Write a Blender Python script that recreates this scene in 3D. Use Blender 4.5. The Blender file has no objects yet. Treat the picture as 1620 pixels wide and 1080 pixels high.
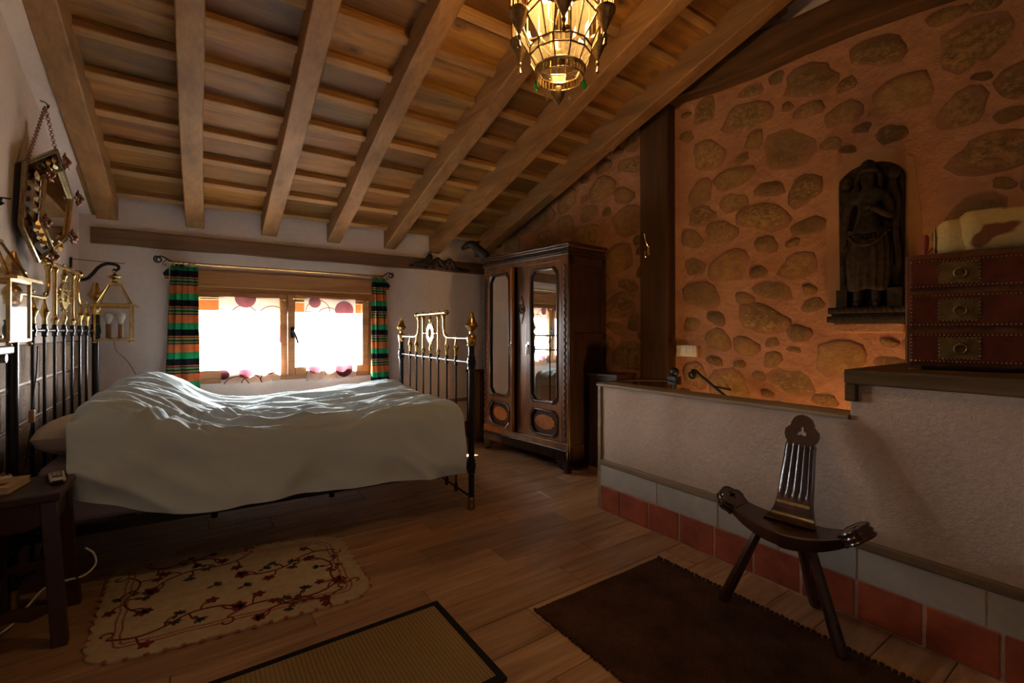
import bpy, bmesh, math, random
from mathutils import Vector, Matrix, noise
PI = math.pi
scene = bpy.context.scene
col = scene.collection
rnd = random.Random(11)

# ------------------------------------------------------------------ camera, sky, light, exposure
YAW = math.atan2(510, 740)
cam_data = bpy.data.cameras.new('camera')
cam_data.sensor_width = 36.0
cam_data.lens = 740.0 / 1620.0 * 36.0
cam_data.shift_y = -16.0 / 1620.0
cam_data.clip_start = 0.02
cam = bpy.data.objects.new('camera', cam_data)
cam.location = (0, 0, 1.25)
cam.rotation_euler = (PI / 2, 0, -YAW)
col.objects.link(cam)
scene.camera = cam

world = bpy.data.worlds.new('sky')
scene.world = world
world.use_nodes = True
world.node_tree.nodes['Background'].inputs[0].default_value = (0.93, 0.965, 1.0, 1)
world.node_tree.nodes['Background'].inputs[1].default_value = 98.0

SUN = bpy.data.lights.new('sun', 'SUN')
SUN.energy = 520.0
SUN.color = (1.0, 0.93, 0.82)
SUN.angle = math.radians(0.6)
sun = bpy.data.objects.new('sun', SUN)
col.objects.link(sun)
sun.rotation_euler = Vector((1.2, -1.0, -1.33)).to_track_quat('-Z', 'Y').to_euler()

PORT = bpy.data.lights.new('window_portal', 'AREA')
PORT.shape = 'RECTANGLE'
PORT.size = 1.6
PORT.size_y = 0.9
PORT.cycles.is_portal = True
portal = bpy.data.objects.new('window_portal', PORT)
portal.location = (0.77, 5.02, 1.25)
portal.rotation_euler = (-PI / 2, 0, 0)
col.objects.link(portal)

LAMP_W = 34.0                # the brass lantern
STAIR_W = 48.0                # lamp of the floor below

vs = scene.view_settings
vs.view_transform = 'Standard'
vs.look = 'None'
vs.exposure = 0.42
vs.gamma = 1.0
vs.use_curve_mapping = False
cy = scene.cycles
cy.use_denoising = True
cy.max_bounces = 10
cy.diffuse_bounces = 5
cy.glossy_bounces = 5
cy.transmission_bounces = 8
cy.transparent_max_bounces = 24
cy.sample_clamp_indirect = 6.0
cy.caustics_reflective = False
cy.caustics_refractive = False
cy.blur_glossy = 0.6

# ------------------------------------------------------------------ mesh toolkit
class MB:
    """Collects shapes and links them as one mesh object."""
    def __init__(self):
        self.v = []
        self.f = []
        self.M = None

    def add(self, vs_, fs):
        o = len(self.v)
        if self.M is not None:
            vs_ = [self.M @ Vector(p) for p in vs_]
        self.v += [tuple(p) for p in vs_]
        self.f += [tuple(i + o for i in f) for f in fs]
        return self

    def box(self, x0, x1, y0, y1, z0, z1):
        p = [(x, y, z) for z in (z0, z1) for y in (y0, y1) for x in (x0, x1)]
        return self.add(p, [(0, 2, 3, 1), (4, 5, 7, 6), (0, 1, 5, 4), (2, 6, 7, 3), (0, 4, 6, 2), (1, 3, 7, 5)])

    def hexa(self, p):
        """eight corners: bottom ring of four, then top ring of four"""
        return self.add(p, [(3, 2, 1, 0), (4, 5, 6, 7), (0, 1, 5, 4), (1, 2, 6, 5), (2, 3, 7, 6), (3, 0, 4, 7)])

    def lathe(self, prof, origin=(0, 0, 0), axis=(0, 0, 1), n=12, sx=1.0, sy=1.0):
        q = Vector((0, 0, 1)).rotation_difference(Vector(axis).normalized())
        o = Vector(origin)
        vs_ = []
        for r, z in prof:
            for k in range(n):
                a = 2 * PI * k / n
                vs_.append(o + q @ Vector((r * math.cos(a) * sx, r * math.sin(a) * sy, z)))
        fs = []
        for i in range(len(prof) - 1):
            for k in range(n):
                k2 = (k + 1) % n
                fs.append((i * n + k, i * n + k2, (i + 1) * n + k2, (i + 1) * n + k))
        fs.append(tuple(reversed(range(n))))
        fs.append(tuple(range((len(prof) - 1) * n, len(prof) * n)))
        return self.add(vs_, fs)

    def cyl(self, a, b, r0, r1=None, n=10):
        r1 = r0 if r1 is None else r1
        a = Vector(a)
        b = Vector(b)
        d = b - a
        return self.lathe([(r0, 0), (r1, d.length)], a, d, n)

    def sphere(self, c, r, n=10, m=6, s=(1, 1, 1)):
        c = Vector(c)
        vs_, fs = [], []
        for i in range(m + 1):
            t = PI * i / m
            rr = max(math.sin(t), 1e-3)
            for k in range(n):
                a = 2 * PI * k / n
                vs_.append(c + Vector((r * rr * math.cos(a) * s[0], r * rr * math.sin(a) * s[1], -r * math.cos(t) * s[2])))
        for i in range(m):
            for k in range(n):
                k2 = (k + 1) % n
                fs.append((i * n + k, i * n + k2, (i + 1) * n + k2, (i + 1) * n + k))
        return self.add(vs_, fs)

    def tube(self, pts, r, n=8, closed=False, flat=1.0):
        pts = [Vector(p) for p in pts]
        m = len(pts)
        rs = r if isinstance(r, (list, tuple)) else [r] * m
        up = None
        vs_ = []
        for i in range(m):
            if closed:
                d = pts[(i + 1) % m] - pts[i - 1]
            else:
                d = pts[min(i + 1, m - 1)] - pts[max(i - 1, 0)]
            d.normalize()
            if up is None:
                up = Vector((0, 0, 1)) if abs(d.z) < 0.9 else Vector((1, 0, 0))
            side = d.cross(up)
            if side.length < 1e-6:
                side = d.cross(Vector((0, 1, 0.1)))
            side.normalize()
            up = side.cross(d).normalized()
            for k in range(n):
                a = 2 * PI * k / n
                vs_.append(pts[i] + side * (rs[i] * math.cos(a)) + up * (rs[i] * math.sin(a) * flat))
        fs = []
        for i in range(m if closed else m - 1):
            j = (i + 1) % m
            for k in range(n):
                k2 = (k + 1) % n
                fs.append((i * n + k, i * n + k2, j * n + k2, j * n + k))
        if not closed:
            fs.append(tuple(reversed(range(n))))
            fs.append(tuple(range((m - 1) * n, m * n)))
        return self.add(vs_, fs)

    def torus(self, c, R_, r, axis=(0, 0, 1), n=24, k=8, sx=1.0):
        q = Vector((0, 0, 1)).rotation_difference(Vector(axis).normalized())
        pts = [Vector(c) + q @ Vector((R_ * math.cos(2 * PI * i / n) * sx, R_ * math.sin(2 * PI * i / n), 0)) for i in range(n)]
        return self.tube(pts, r, k, closed=True)

    def prism(self, poly, M, w0, w1):
        """2-D outline (u, v) extruded along w; M maps (u, v, w) to space"""
        n = len(poly)
        vs_ = [M @ Vector((u, v, w0)) for u, v in poly] + [M @ Vector((u, v, w1)) for u, v in poly]
        fs = [tuple(reversed(range(n))), tuple(range(n, 2 * n))]
        fs += [(i, (i + 1) % n, n + (i + 1) % n, n + i) for i in range(n)]
        return self.add(vs_, fs)

    def holed(self, outer, holes, M, w0, w1):
        """outline with holes, extruded"""
        bm = bmesh.new()
        loops = []
        edges = []
        for lp in [outer] + holes:
            vv = [bm.verts.new((u, v, 0)) for u, v in lp]
            loops.append(len(vv))
            edges += [bm.edges.new((vv[i], vv[(i + 1) % len(vv)])) for i in range(len(vv))]
        bmesh.ops.triangle_fill(bm, use_beauty=True, use_dissolve=False, edges=edges)
        bm.verts.index_update()
        vv = [v.co.copy() for v in bm.verts]
        tri = [[v.index for v in f.verts] for f in bm.faces]
        bm.free()
        n = len(vv)
        vs_ = [M @ Vector((p.x, p.y, w0)) for p in vv] + [M @ Vector((p.x, p.y, w1)) for p in vv]
        fs = [tuple(reversed(t)) for t in tri] + [tuple(i + n for i in t) for t in tri]
        o = 0
        for ln in loops:
            fs += [(o + i, o + (i + 1) % ln, n + o + (i + 1) % ln, n + o + i) for i in range(ln)]
            o += ln
        return self.add(vs_, fs)

    def grid(self, fn, nu, nv):
        vs_ = [fn(i / nu, j / nv) for i in range(nu + 1) for j in range(nv + 1)]
        fs = [(i * (nv + 1) + j, (i + 1) * (nv + 1) + j, (i + 1) * (nv + 1) + j + 1, i * (nv + 1) + j + 1)
              for i in range(nu) for j in range(nv)]
        return self.add(vs_, fs)

    def build(self, name, mat, parent=None, smooth=0, bevel=0.0, seg=2, loc=None, rot=None):
        me = bpy.data.meshes.new(name)
        me.from_pydata(self.v, [], self.f)
        bm = bmesh.new()
        bm.from_mesh(me)
        bmesh.ops.recalc_face_normals(bm, faces=bm.faces)
        bm.to_mesh(me)
        bm.free()
        if mat:
            me.materials.append(mat)
        return link(name, me, parent, smooth, bevel, seg, loc, rot)


def link(name, me, parent=None, smooth=0, bevel=0.0, seg=2, loc=None, rot=None):
    o = bpy.data.objects.new(name, me)
    col.objects.link(o)
    o.parent = parent
    if loc is not None:
        o.location = loc
    if rot is not None:
        o.rotation_euler = rot
    if smooth:
        for p in me.polygons:
            p.use_smooth = True
        if smooth < 180:
            me.set_sharp_from_angle(angle=math.radians(smooth))
    if bevel:
        m = o.modifiers.new('bevel', 'BEVEL')
        m.width = bevel
        m.segments = seg
        m.limit_method = 'ANGLE'
        m.angle_limit = math.radians(40)
    return o


def tag(o, label=None, cat=None, group=None, kind=None):
    for k, val in (('label', label), ('category', cat), ('group', group), ('kind', kind)):
        if val:
            o[k] = val
    return o


def thing(name, label, cat, loc=(0, 0, 0), rz=0.0, group=None):
    o = bpy.data.objects.new(name, None)
    o.empty_display_size = 0.1
    col.objects.link(o)
    o.location = loc
    o.rotation_euler = (0, 0, rz)
    return tag(o, label, cat, group)


def struct(o):
    o['kind'] = 'structure'
    return o


def stuff(o):
    o['kind'] = 'stuff'
    return o


def copy_tree(o, parent=None):
    c = o.copy()
    col.objects.link(c)
    c.parent = parent
    for ch in o.children:
        copy_tree(ch, c)
    return c


XZ = Matrix(((1, 0, 0, 0), (0, 0, 1, 0), (0, 1, 0, 0), (0, 0, 0, 1)))     # (u, v, w) -> x = u, z = v, y = w
YZ = Matrix(((0, 0, 1, 0), (1, 0, 0, 0), (0, 1, 0, 0), (0, 0, 0, 1)))     # y = u, z = v, x = w
XY = Matrix.Identity(4)


def spiral(c, r0, r1, a0, turns, n=20):
    """flat spiral in (u, v)"""
    return [(c[0] + (r0 + (r1 - r0) * i / n) * math.cos(a0 + 2 * PI * turns * i / n),
             c[1] + (r0 + (r1 - r0) * i / n) * math.sin(a0 + 2 * PI * turns * i / n)) for i in range(n + 1)]


def smoothpath(pts, n=8):
    """Catmull-Rom through points"""
    P = [Vector(p) for p in pts]
    P = [P[0] * 2 - P[1]] + P + [P[-1] * 2 - P[-2]]
    out = []
    for i in range(1, len(P) - 2):
        for k in range(n):
            t = k / n
            a, b, c, d = P[i - 1], P[i], P[i + 1], P[i + 2]
            out.append(0.5 * ((2 * b) + (c - a) * t + (2 * a - 5 * b + 4 * c - d) * t * t + (3 * b - a - 3 * c + d) * t ** 3))
    out.append(P[-2])
    return out


def sstep(a, b, x):
    t = min(1.0, max(0.0, (x - a) / (b - a)))
    return t * t * (3 - 2 * t)


# ------------------------------------------------------------------ materials
def newmat(name):
    m = bpy.data.materials.new(name)
    m.use_nodes = True
    n = m.node_tree.nodes
    return m, n, m.node_tree.links, n['Principled BSDF']


def ramp(n, stops, interp='LINEAR'):
    r = n.new('ShaderNodeValToRGB')
    r.color_ramp.interpolation = interp
    e = r.color_ramp.elements
    while len(e) < len(stops):
        e.new(0.5)
    for i, (p, c) in enumerate(stops):
        e[i].position = p
        e[i].color = (c[0], c[1], c[2], 1)
    return r


def coords(n, l, scale=(1, 1, 1), rand=True, rot=(0, 0, 0)):
    tc = n.new('ShaderNodeTexCoord')
    mp = n.new('ShaderNodeMapping')
    mp.inputs['Scale'].default_value = scale
    mp.inputs['Rotation'].default_value = rot
    if rand:
        oi = n.new('ShaderNodeObjectInfo')
        mul = n.new('ShaderNodeVectorMath')
        mul.operation = 'SCALE'
        mul.inputs[0].default_value = (7.1, 13.7, 5.3)
        l.new(oi.outputs['Random'], mul.inputs['Scale'])
        add = n.new('ShaderNodeVectorMath')
        add.operation = 'ADD'
        l.new(tc.outputs['Object'], add.inputs[0])
        l.new(mul.outputs[0], add.inputs[1])
        l.new(add.outputs[0], mp.inputs[0])
    else:
        l.new(tc.outputs['Object'], mp.inputs[0])
    return mp


def tex_noise(n, l, mp, scale, detail=4, rough=0.55, dist=0.0):
    t = n.new('ShaderNodeTexNoise')
    t.inputs['Scale'].default_value = scale
    t.inputs['Detail'].default_value = detail
    t.inputs['Roughness'].default_value = rough
    t.inputs['Distortion'].default_value = dist
    if mp is not None:
        l.new(mp.outputs[0], t.inputs['Vector'])
    return t


def add_bump(n, l, b, src, strength, dist=0.01):
    bp = n.new('ShaderNodeBump')
    bp.inputs['Strength'].default_value = strength
    bp.inputs['Distance'].default_value = dist
    l.new(src, bp.inputs['Height'])
    l.new(bp.outputs[0], b.inputs['Normal'])
    return bp


def mixc(n, l, fac, a, b, mode='MIX'):
    m = n.new('ShaderNodeMix')
    m.data_type = 'RGBA'
    m.blend_type = mode
    for key, val in ((0, fac), (6, a), (7, b)):
        if hasattr(val, 'is_linked') or hasattr(val, 'links'):
            l.new(val, m.inputs[key])
        elif key == 0:
            m.inputs[0].default_value = val
        else:
            m.inputs[key].default_value = (val[0], val[1], val[2], 1)
    return m.outputs[2]


def vary(n, l, colour, amount):
    """brightness that differs from piece to piece"""
    oi = n.new('ShaderNodeObjectInfo')
    mr = n.new('ShaderNodeMapRange')
    mr.inputs['To Min'].default_value = 1 - amount
    mr.inputs['To Max'].default_value = 1 + amount
    l.new(oi.outputs['Random'], mr.inputs['Value'])
    hs = n.new('ShaderNodeHueSaturation')
    l.new(mr.outputs[0], hs.inputs['Value'])
    mu = n.new('ShaderNodeMath')
    mu.operation = 'MULTIPLY'
    mu.inputs[1].default_value = 17.3
    l.new(oi.outputs['Random'], mu.inputs[0])
    fr_ = n.new('ShaderNodeMath')
    fr_.operation = 'FRACT'
    l.new(mu.outputs[0], fr_.inputs[0])
    mh = n.new('ShaderNodeMapRange')
    mh.inputs['To Min'].default_value = 0.5 - 0.004 * amount
    mh.inputs['To Max'].default_value = 0.5 + 0.022 * amount
    l.new(fr_.outputs[0], mh.inputs['Value'])
    l.new(mh.outputs[0], hs.inputs['Hue'])
    l.new(colour, hs.inputs['Color'])
    return hs.outputs[0]


def wood(name, ca, cb, rough=0.55, axis=0, freq=14.0, stretch=0.08, var=0.25, knots=0.0, bump=0.15, spec=0.35):
    m, n, l, b = newmat(name)
    sc = [1.0, 1.0, 1.0]
    sc[axis] = stretch
    mp = coords(n, l, sc)
    t1 = tex_noise(n, l, mp, freq, 5, 0.6, 0.6)
    t2 = tex_noise(n, l, mp, freq * 5, 3, 0.6)
    r1 = ramp(n, [(0.28, cb), (0.5, [(x + y) / 2 for x, y in zip(ca, cb)]), (0.72, ca)])
    l.new(t1.outputs[0], r1.inputs[0])
    c = mixc(n, l, 0.35, r1.outputs[0], t2.outputs[0], 'OVERLAY')
    if knots:
        mk = coords(n, l, [(1.2 if i == axis else (0.25 if i == (0 if axis == 2 else 2) else 2.2)) for i in range(3)])
        vo = n.new('ShaderNodeTexVoronoi')
        vo.inputs['Scale'].default_value = 1.7
        l.new(mk.outputs[0], vo.inputs['Vector'])
        rk = ramp(n, [(0.0, (1, 1, 1)), (0.055, (0.75, 0.75, 0.75)), (0.075, (0.3, 0.3, 0.3)), (0.095, (0.5, 0.5, 0.5)), (0.16, (0, 0, 0))])
        l.new(vo.outputs['Distance'], rk.inputs[0])
        mu = n.new('ShaderNodeMath')
        mu.operation = 'MULTIPLY'
        mu.inputs[1].default_value = knots
        l.new(rk.outputs[0], mu.inputs[0])
        c = mixc(n, l, mu.outputs[0], c, [x * 0.35 for x in cb])
    c = vary(n, l, c, var)
    l.new(c, b.inputs['Base Color'])
    b.inputs['Roughness'].default_value = rough
    b.inputs['Specular IOR Level'].default_value = spec
    add_bump(n, l, b, t1.outputs[0], bump, 0.004)
    return m


def plaster(name, ca, cb, rough=0.9, scale=30.0, bump=0.5, dist=0.006, blot=1.6):
    m, n, l, b = newmat(name)
    mp = coords(n, l, rand=False)
    t1 = tex_noise(n, l, mp, blot, 4, 0.6)
    t2 = tex_noise(n, l, mp, scale, 5, 0.65)
    r1 = ramp(n, [(0.3, cb), (0.65, ca)])
    l.new(t1.outputs[0], r1.inputs[0])
    c = mixc(n, l, 0.18, r1.outputs[0], t2.outputs[0], 'OVERLAY')
    l.new(c, b.inputs['Base Color'])
    b.inputs['Roughness'].default_value = rough
    b.inputs['Specular IOR Level'].default_value = 0.2
    add_bump(n, l, b, t2.outputs[0], bump, dist)
    return m


def plain(name, c, rough=0.5, metal=0.0, spec=0.5, noise_amt=0.0, scale=40, bump=0.0, coat=0.0):
    m, n, l, b = newmat(name)
    b.inputs['Base Color'].default_value = (c[0], c[1], c[2], 1)
    b.inputs['Roughness'].default_value = rough
    b.inputs['Metallic'].default_value = metal
    b.inputs['Specular IOR Level'].default_value = spec
    b.inputs['Coat Weight'].default_value = coat
    if noise_amt or bump:
        mp = coords(n, l)
        t = tex_noise(n, l, mp, scale, 4, 0.6)
        if noise_amt:
            r1 = ramp(n, [(0.3, [x * (1 - noise_amt) for x in c]), (0.7, [min(1, x * (1 + noise_amt)) for x in c])])
            l.new(t.outputs[0], r1.inputs[0])
            l.new(r1.outputs[0], b.inputs['Base Color'])
        if bump:
            add_bump(n, l, b, t.outputs[0], bump, 0.003)
    return m


def thin_glass(name, tint=(1, 1, 1), refl=0.05, diffuse=0.0, dcol=(1, 1, 1)):
    m, n, l, b = newmat(name)
    n.remove(b)
    out = [x for x in n if x.type == 'OUTPUT_MATERIAL'][0]
    tr = n.new('ShaderNodeBsdfTransparent')
    tr.inputs[0].default_value = (*tint, 1)
    gl = n.new('ShaderNodeBsdfGlossy')
    gl.inputs['Roughness'].default_value = 0.03
    lw = n.new('ShaderNodeLayerWeight')
    lw.inputs[0].default_value = 0.25
    mr = n.new('ShaderNodeMapRange')
    mr.inputs['To Min'].default_value = refl
    mr.inputs['To Max'].default_value = 0.6
    l.new(lw.outputs['Fresnel'], mr.inputs['Value'])
    mx = n.new('ShaderNodeMixShader')
    l.new(mr.outputs[0], mx.inputs[0])
    l.new(tr.outputs[0], mx.inputs[1])
    l.new(gl.outputs[0], mx.inputs[2])
    last = mx
    if diffuse:
        tl = n.new('ShaderNodeBsdfTranslucent')
        tl.inputs[0].default_value = (*dcol, 1)
        m2 = n.new('ShaderNodeMixShader')
        m2.inputs[0].default_value = diffuse
        l.new(mx.outputs[0], m2.inputs[1])
        l.new(tl.outputs[0], m2.inputs[2])
        last = m2
    l.new(last.outputs[0], out.inputs[0])
    return m


M = {}
M['rafter'] = wood('rafter_wood', (0.32, 0.155, 0.05), (0.16, 0.07, 0.02), 0.6, axis=1, freq=9, stretch=0.06, var=0.12, knots=0.8)
M['board'] = wood('ceiling_board_wood', (0.33, 0.135, 0.022), (0.115, 0.040, 0.007), 0.6, axis=0, freq=11, stretch=0.10, var=0.42, knots=1.0)
M['batten'] = wood('ceiling_batten_wood', (0.40, 0.20, 0.065), (0.25, 0.115, 0.035), 0.6, axis=0, freq=14, stretch=0.08, var=0.25)  # paler than the boards: lamplight on the strips put into the colour
M['beam'] = wood('wall_beam_wood', (0.19, 0.092, 0.042), (0.09, 0.042, 0.019), 0.7, axis=0, freq=9, stretch=0.06, var=0.1, knots=0.6)
M['post'] = wood('dark_post_wood', (0.080, 0.034, 0.012), (0.034, 0.015, 0.005), 0.85, axis=2, freq=9, stretch=0.06, var=0.1, knots=0.4, spec=0.1)
M['rail'] = wood('dado_wood', (0.27, 0.18, 0.10), (0.16, 0.10, 0.055), 0.6, axis=1, freq=12, stretch=0.06, var=0.1)
M['frame'] = wood('window_frame_wood', (0.36, 0.155, 0.055), (0.22, 0.085, 0.028), 0.4, axis=0, freq=12, stretch=0.07, var=0.08)
M['walnut'] = wood('wardrobe_walnut', (0.24, 0.085, 0.023), (0.035, 0.013, 0.006), 0.32, axis=2, freq=5, stretch=0.25, var=0.12, bump=0.06, spec=0.3)
M['walnut_dark'] = wood('wardrobe_dark_carving', (0.060, 0.024, 0.011), (0.022, 0.009, 0.005), 0.3, axis=2, freq=9, stretch=0.3, var=0.1, spec=0.4)
M['burl'] = wood('wardrobe_burl', (0.42, 0.13, 0.03), (0.13, 0.035, 0.01), 0.28, axis=2, freq=5, stretch=0.8, var=0.1, bump=0.05, spec=0.5)
M['mahogany'] = wood('mahogany', (0.055, 0.014, 0.007), (0.025, 0.007, 0.004), 0.35, axis=2, freq=8, stretch=0.12, var=0.1, bump=0.05, spec=0.5)
M['chair'] = wood('chair_oak', (0.075, 0.028, 0.015), (0.028, 0.011, 0.007), 0.27, axis=2, freq=8, stretch=0.12, var=0.1, bump=0.1, spec=0.5)
M['plaster'] = plaster('white_plaster', (0.74, 0.635, 0.585), (0.65, 0.55, 0.505), scale=32, bump=0.45)
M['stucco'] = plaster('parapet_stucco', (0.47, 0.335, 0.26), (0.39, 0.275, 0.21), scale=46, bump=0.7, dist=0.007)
M['tile_grey'] = plaster('grey_base_tile', (0.45, 0.40, 0.345), (0.36, 0.315, 0.27), 0.6, scale=22, bump=0.15)
M['tile_red'] = plaster('terracotta_tile', (0.36, 0.085, 0.04), (0.21, 0.047, 0.025), 0.6, scale=12, bump=0.25, blot=6)
M['grout'] = plain('tile_grout', (0.42, 0.30, 0.24), 0.9, noise_amt=0.2)
M['brass'] = plain('polished_brass', (0.60, 0.42, 0.16), 0.24, 1.0, noise_amt=0.25, scale=60)
M['brass_dark'] = plain('aged_brass', (0.30, 0.19, 0.075), 0.36, 1.0, noise_amt=0.35, scale=70)
M['black'] = plain('black_enamel', (0.010, 0.010, 0.012), 0.28, 0.0, 0.32)
M['iron'] = plain('black_iron', (0.016, 0.014, 0.014), 0.5, 0.4, 0.5)
M['glass'] = thin_glass('clear_glass', (0.97, 0.98, 0.97), 0.04)
M['mirror'] = plain('mirror_silver', (0.86, 0.86, 0.84), 0.015, 1.0)
M['white'] = plain('white_plastic', (0.75, 0.74, 0.70), 0.45)
M['duvet'] = plain('mint_cotton', (0.57, 0.655, 0.68), 0.85, 0, 0.2, 0.04, 300, 0.15)
M['sheet'] = plain('lilac_sheet', (0.52, 0.43, 0.45), 0.9, 0, 0.2, 0.05, 60, 0.15)
M['pillow'] = plain('beige_pillowcase', (0.50, 0.43, 0.36), 0.9, 0, 0.2, 0.08, 60, 0.15)

# ------------------------------------------------------------------ the room
XL, YB, YF = -0.71, 4.90, -1.7            # left wall, window wall, wall behind the viewer
SLOPE = 0.36
def WX(y):                                 # the stone wall runs slightly oblique
    return 3.05 + 0.125 * (YB - y)
def zr(y):                                 # underside of rafters
    return 2.14 + SLOPE * (YB - y)
def zb(y):                                 # underside of ceiling boards
    return 2.335 + SLOPE * (YB - y)

# floor: screed with wood-look planks laid along the room
M['screed'] = plain('floor_joint', (0.10, 0.06, 0.04), 0.9)
fl = MB()
fl.box(XL - 0.3, 2.54, YF - 0.2, 2.36, -0.25, -0.006)
fl.box(XL - 0.3, 3.9, 2.36, YB + 0.1, -0.25, -0.006)
fl.box(2.40, 3.9, 2.36, 2.50, -2.8, -0.25)
fl.box(2.30, 4.4, YF - 0.2, 2.5, -2.9, -2.7)
floor = struct(fl.build('floor', M['screed']))
def floor_mat():
    m, n, l, b = newmat('wood_look_porcelain')
    mp = coords(n, l, (0.10, 1, 1))
    t1 = tex_noise(n, l, mp, 16, 5, 0.62, 0.9)
    mp2 = coords(n, l, (0.035, 1, 1))
    t2 = tex_noise(n, l, mp2, 60, 3, 0.6)
    r1 = ramp(n, [(0.3, (0.26, 0.135, 0.062)), (0.5, (0.40, 0.22, 0.11)), (0.72, (0.52, 0.315, 0.175))])
    l.new(t1.outputs[0], r1.inputs[0])
    c = mixc(n, l, 0.35, r1.outputs[0], t2.outputs[0], 'OVERLAY')
    c = vary(n, l, c, 0.16)
    l.new(c, b.inputs['Base Color'])
    rr = n.new('ShaderNodeMapRange')
    rr.inputs['To Min'].default_value = 0.26
    rr.inputs['To Max'].default_value = 0.40
    l.new(t1.outputs[0], rr.inputs['Value'])
    l.new(rr.outputs[0], b.inputs['Roughness'])
    b.inputs['Specular IOR Level'].default_value = 0.5
    add_bump(n, l, b, t2.outputs[0], 0.08, 0.002)
    return m
M['plank'] = floor_mat()
PW, PL = 0.198, 0.98
pm = MB().box(0, PL, 0, PW, -0.012, 0.0)
plank0 = pm.build('plank', M['plank'], floor)
pmesh = plank0.data
bpy.data.objects.remove(plank0)
row = 0
y = 0.30
while y < YB - 0.02:
    x = XL - (0.0, 0.62, 0.33, 0.81, 0.17, 0.52)[row % 6]
    xe = 2.44 if y + PW < 2.42 else 3.45
    while x < xe - 0.02:
        x0, x1 = max(x, XL), min(x + PL, xe)
        if x1 - x0 > 0.04:
            o = link('plank', pmesh, floor, bevel=0.0025, seg=1, loc=(x0, y, 0))
            o.scale = ((x1 - x0) / PL, min(PW, YB - y) / PW, 1)
        x += PL + 0.003
    y += PW + 0.003
    row += 1

# window wall with its opening
WX0, WX1, WZ0, WZ1 = -0.06, 1.60, 0.79, 1.785
wb = MB()
wb.box(XL - 0.3, WX0, YB, YB + 0.32, -0.25, 2.9)
wb.box(WX1, 3.6, YB, YB + 0.32, -0.25, 2.9)
wb.box(WX0, WX1, YB, YB + 0.32, -0.25, WZ0)
wb.box(WX0, WX1, YB, YB + 0.32, WZ1, 2.9)
wall_back = struct(wb.build('wall_back', M['plaster']))

# left wall: plaster, exposed masonry low down behind the bed
wl = MB().box(XL - 0.3, XL, YF - 0.2, YB + 0.1, -0.25, 5.0)
wall_left = struct(wl.build('wall_left', M['plaster']))
def stone_mat(name, ca, cb, cc, mottle=0.5, var=0.3, rim=None):
    m, n, l, b = newmat(name)
    mp = coords(n, l)
    t1 = tex_noise(n, l, mp, 5.0, 6, 0.7, 0.3)
    t2 = tex_noise(n, l, mp, 26, 5, 0.75)
    r1 = ramp(n, [(0.34, cb), (0.58, ca)])
    l.new(t1.outputs[0], r1.inputs[0])
    oi = n.new('ShaderNodeObjectInfo')
    ma = n.new('ShaderNodeMath')
    ma.operation = 'MULTIPLY_ADD'
    ma.inputs[1].default_value = 0.42
    ma.inputs[2].default_value = -0.22
    l.new(oi.outputs['Random'], ma.inputs[0])
    ad = n.new('ShaderNodeMath')
    ad.operation = 'ADD'
    l.new(ma.outputs[0], ad.inputs[0])
    t3 = tex_noise(n, l, mp, 9, 6, 0.75)
    l.new(t3.outputs[0], ad.inputs[1])
    r2 = ramp(n, [(0.46, (0, 0, 0)), (0.60, (mottle, mottle, mottle))])
    l.new(ad.outputs[0], r2.inputs[0])
    c = mixc(n, l, r2.outputs[0], r1.outputs[0], cc)
    c = mixc(n, l, 0.3, c, t2.outputs[0], 'OVERLAY')
    c = vary(n, l, c, var)
    if rim:
        # mortar smeared over the edge of the stone
        tc = n.new('ShaderNodeTexCoord')
        sp = n.new('ShaderNodeVectorMath')
        sp.operation = 'MULTIPLY'
        sp.inputs[1].default_value = (1, 0, 1)
        l.new(tc.outputs['Object'], sp.inputs[0])
        ln = n.new('ShaderNodeVectorMath')
        ln.operation = 'LENGTH'
        l.new(sp.outputs[0], ln.inputs[0])
        ta = n.new('ShaderNodeMath')
        ta.operation = 'MULTIPLY_ADD'
        ta.inputs[1].default_value = 0.62
        l.new(t3.outputs[0], ta.inputs[0])
        l.new(ln.outputs['Value'], ta.inputs[2])
        rr = ramp(n, [(0.62, (0, 0, 0)), (0.74, (1, 1, 1))])
        l.new(ta.outputs[0], rr.inputs[0])
        c = mixc(n, l, rr.outputs[0], c, rim)
    l.new(c, b.inputs['Base Color'])
    b.inputs['Roughness'].default_value = 0.9
    b.inputs['Specular IOR Level'].default_value = 0.2
    add_bump(n, l, b, t2.outputs[0], 1.0, 0.02)
    return m
M['stone'] = stone_mat('ochre_rubble_stone', (0.52, 0.27, 0.09), (0.34, 0.165, 0.058), (0.05, 0.038, 0.021), 0.58, 0.22, (0.36, 0.162, 0.076))
M['stone_pale'] = stone_mat('pale_masonry_block', (0.42, 0.30, 0.225), (0.31, 0.21, 0.155), (0.17, 0.12, 0.09), 0.6, 0.2)
M['mortar'] = plaster('pink_lime_mortar', (0.42, 0.195, 0.095), (0.30, 0.13, 0.058), 0.95, scale=16, bump=0.9, dist=0.02, blot=3.0)
bw = MB().box(0, 1, 0, 0.02, 0, 1)
z = 0.0
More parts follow.
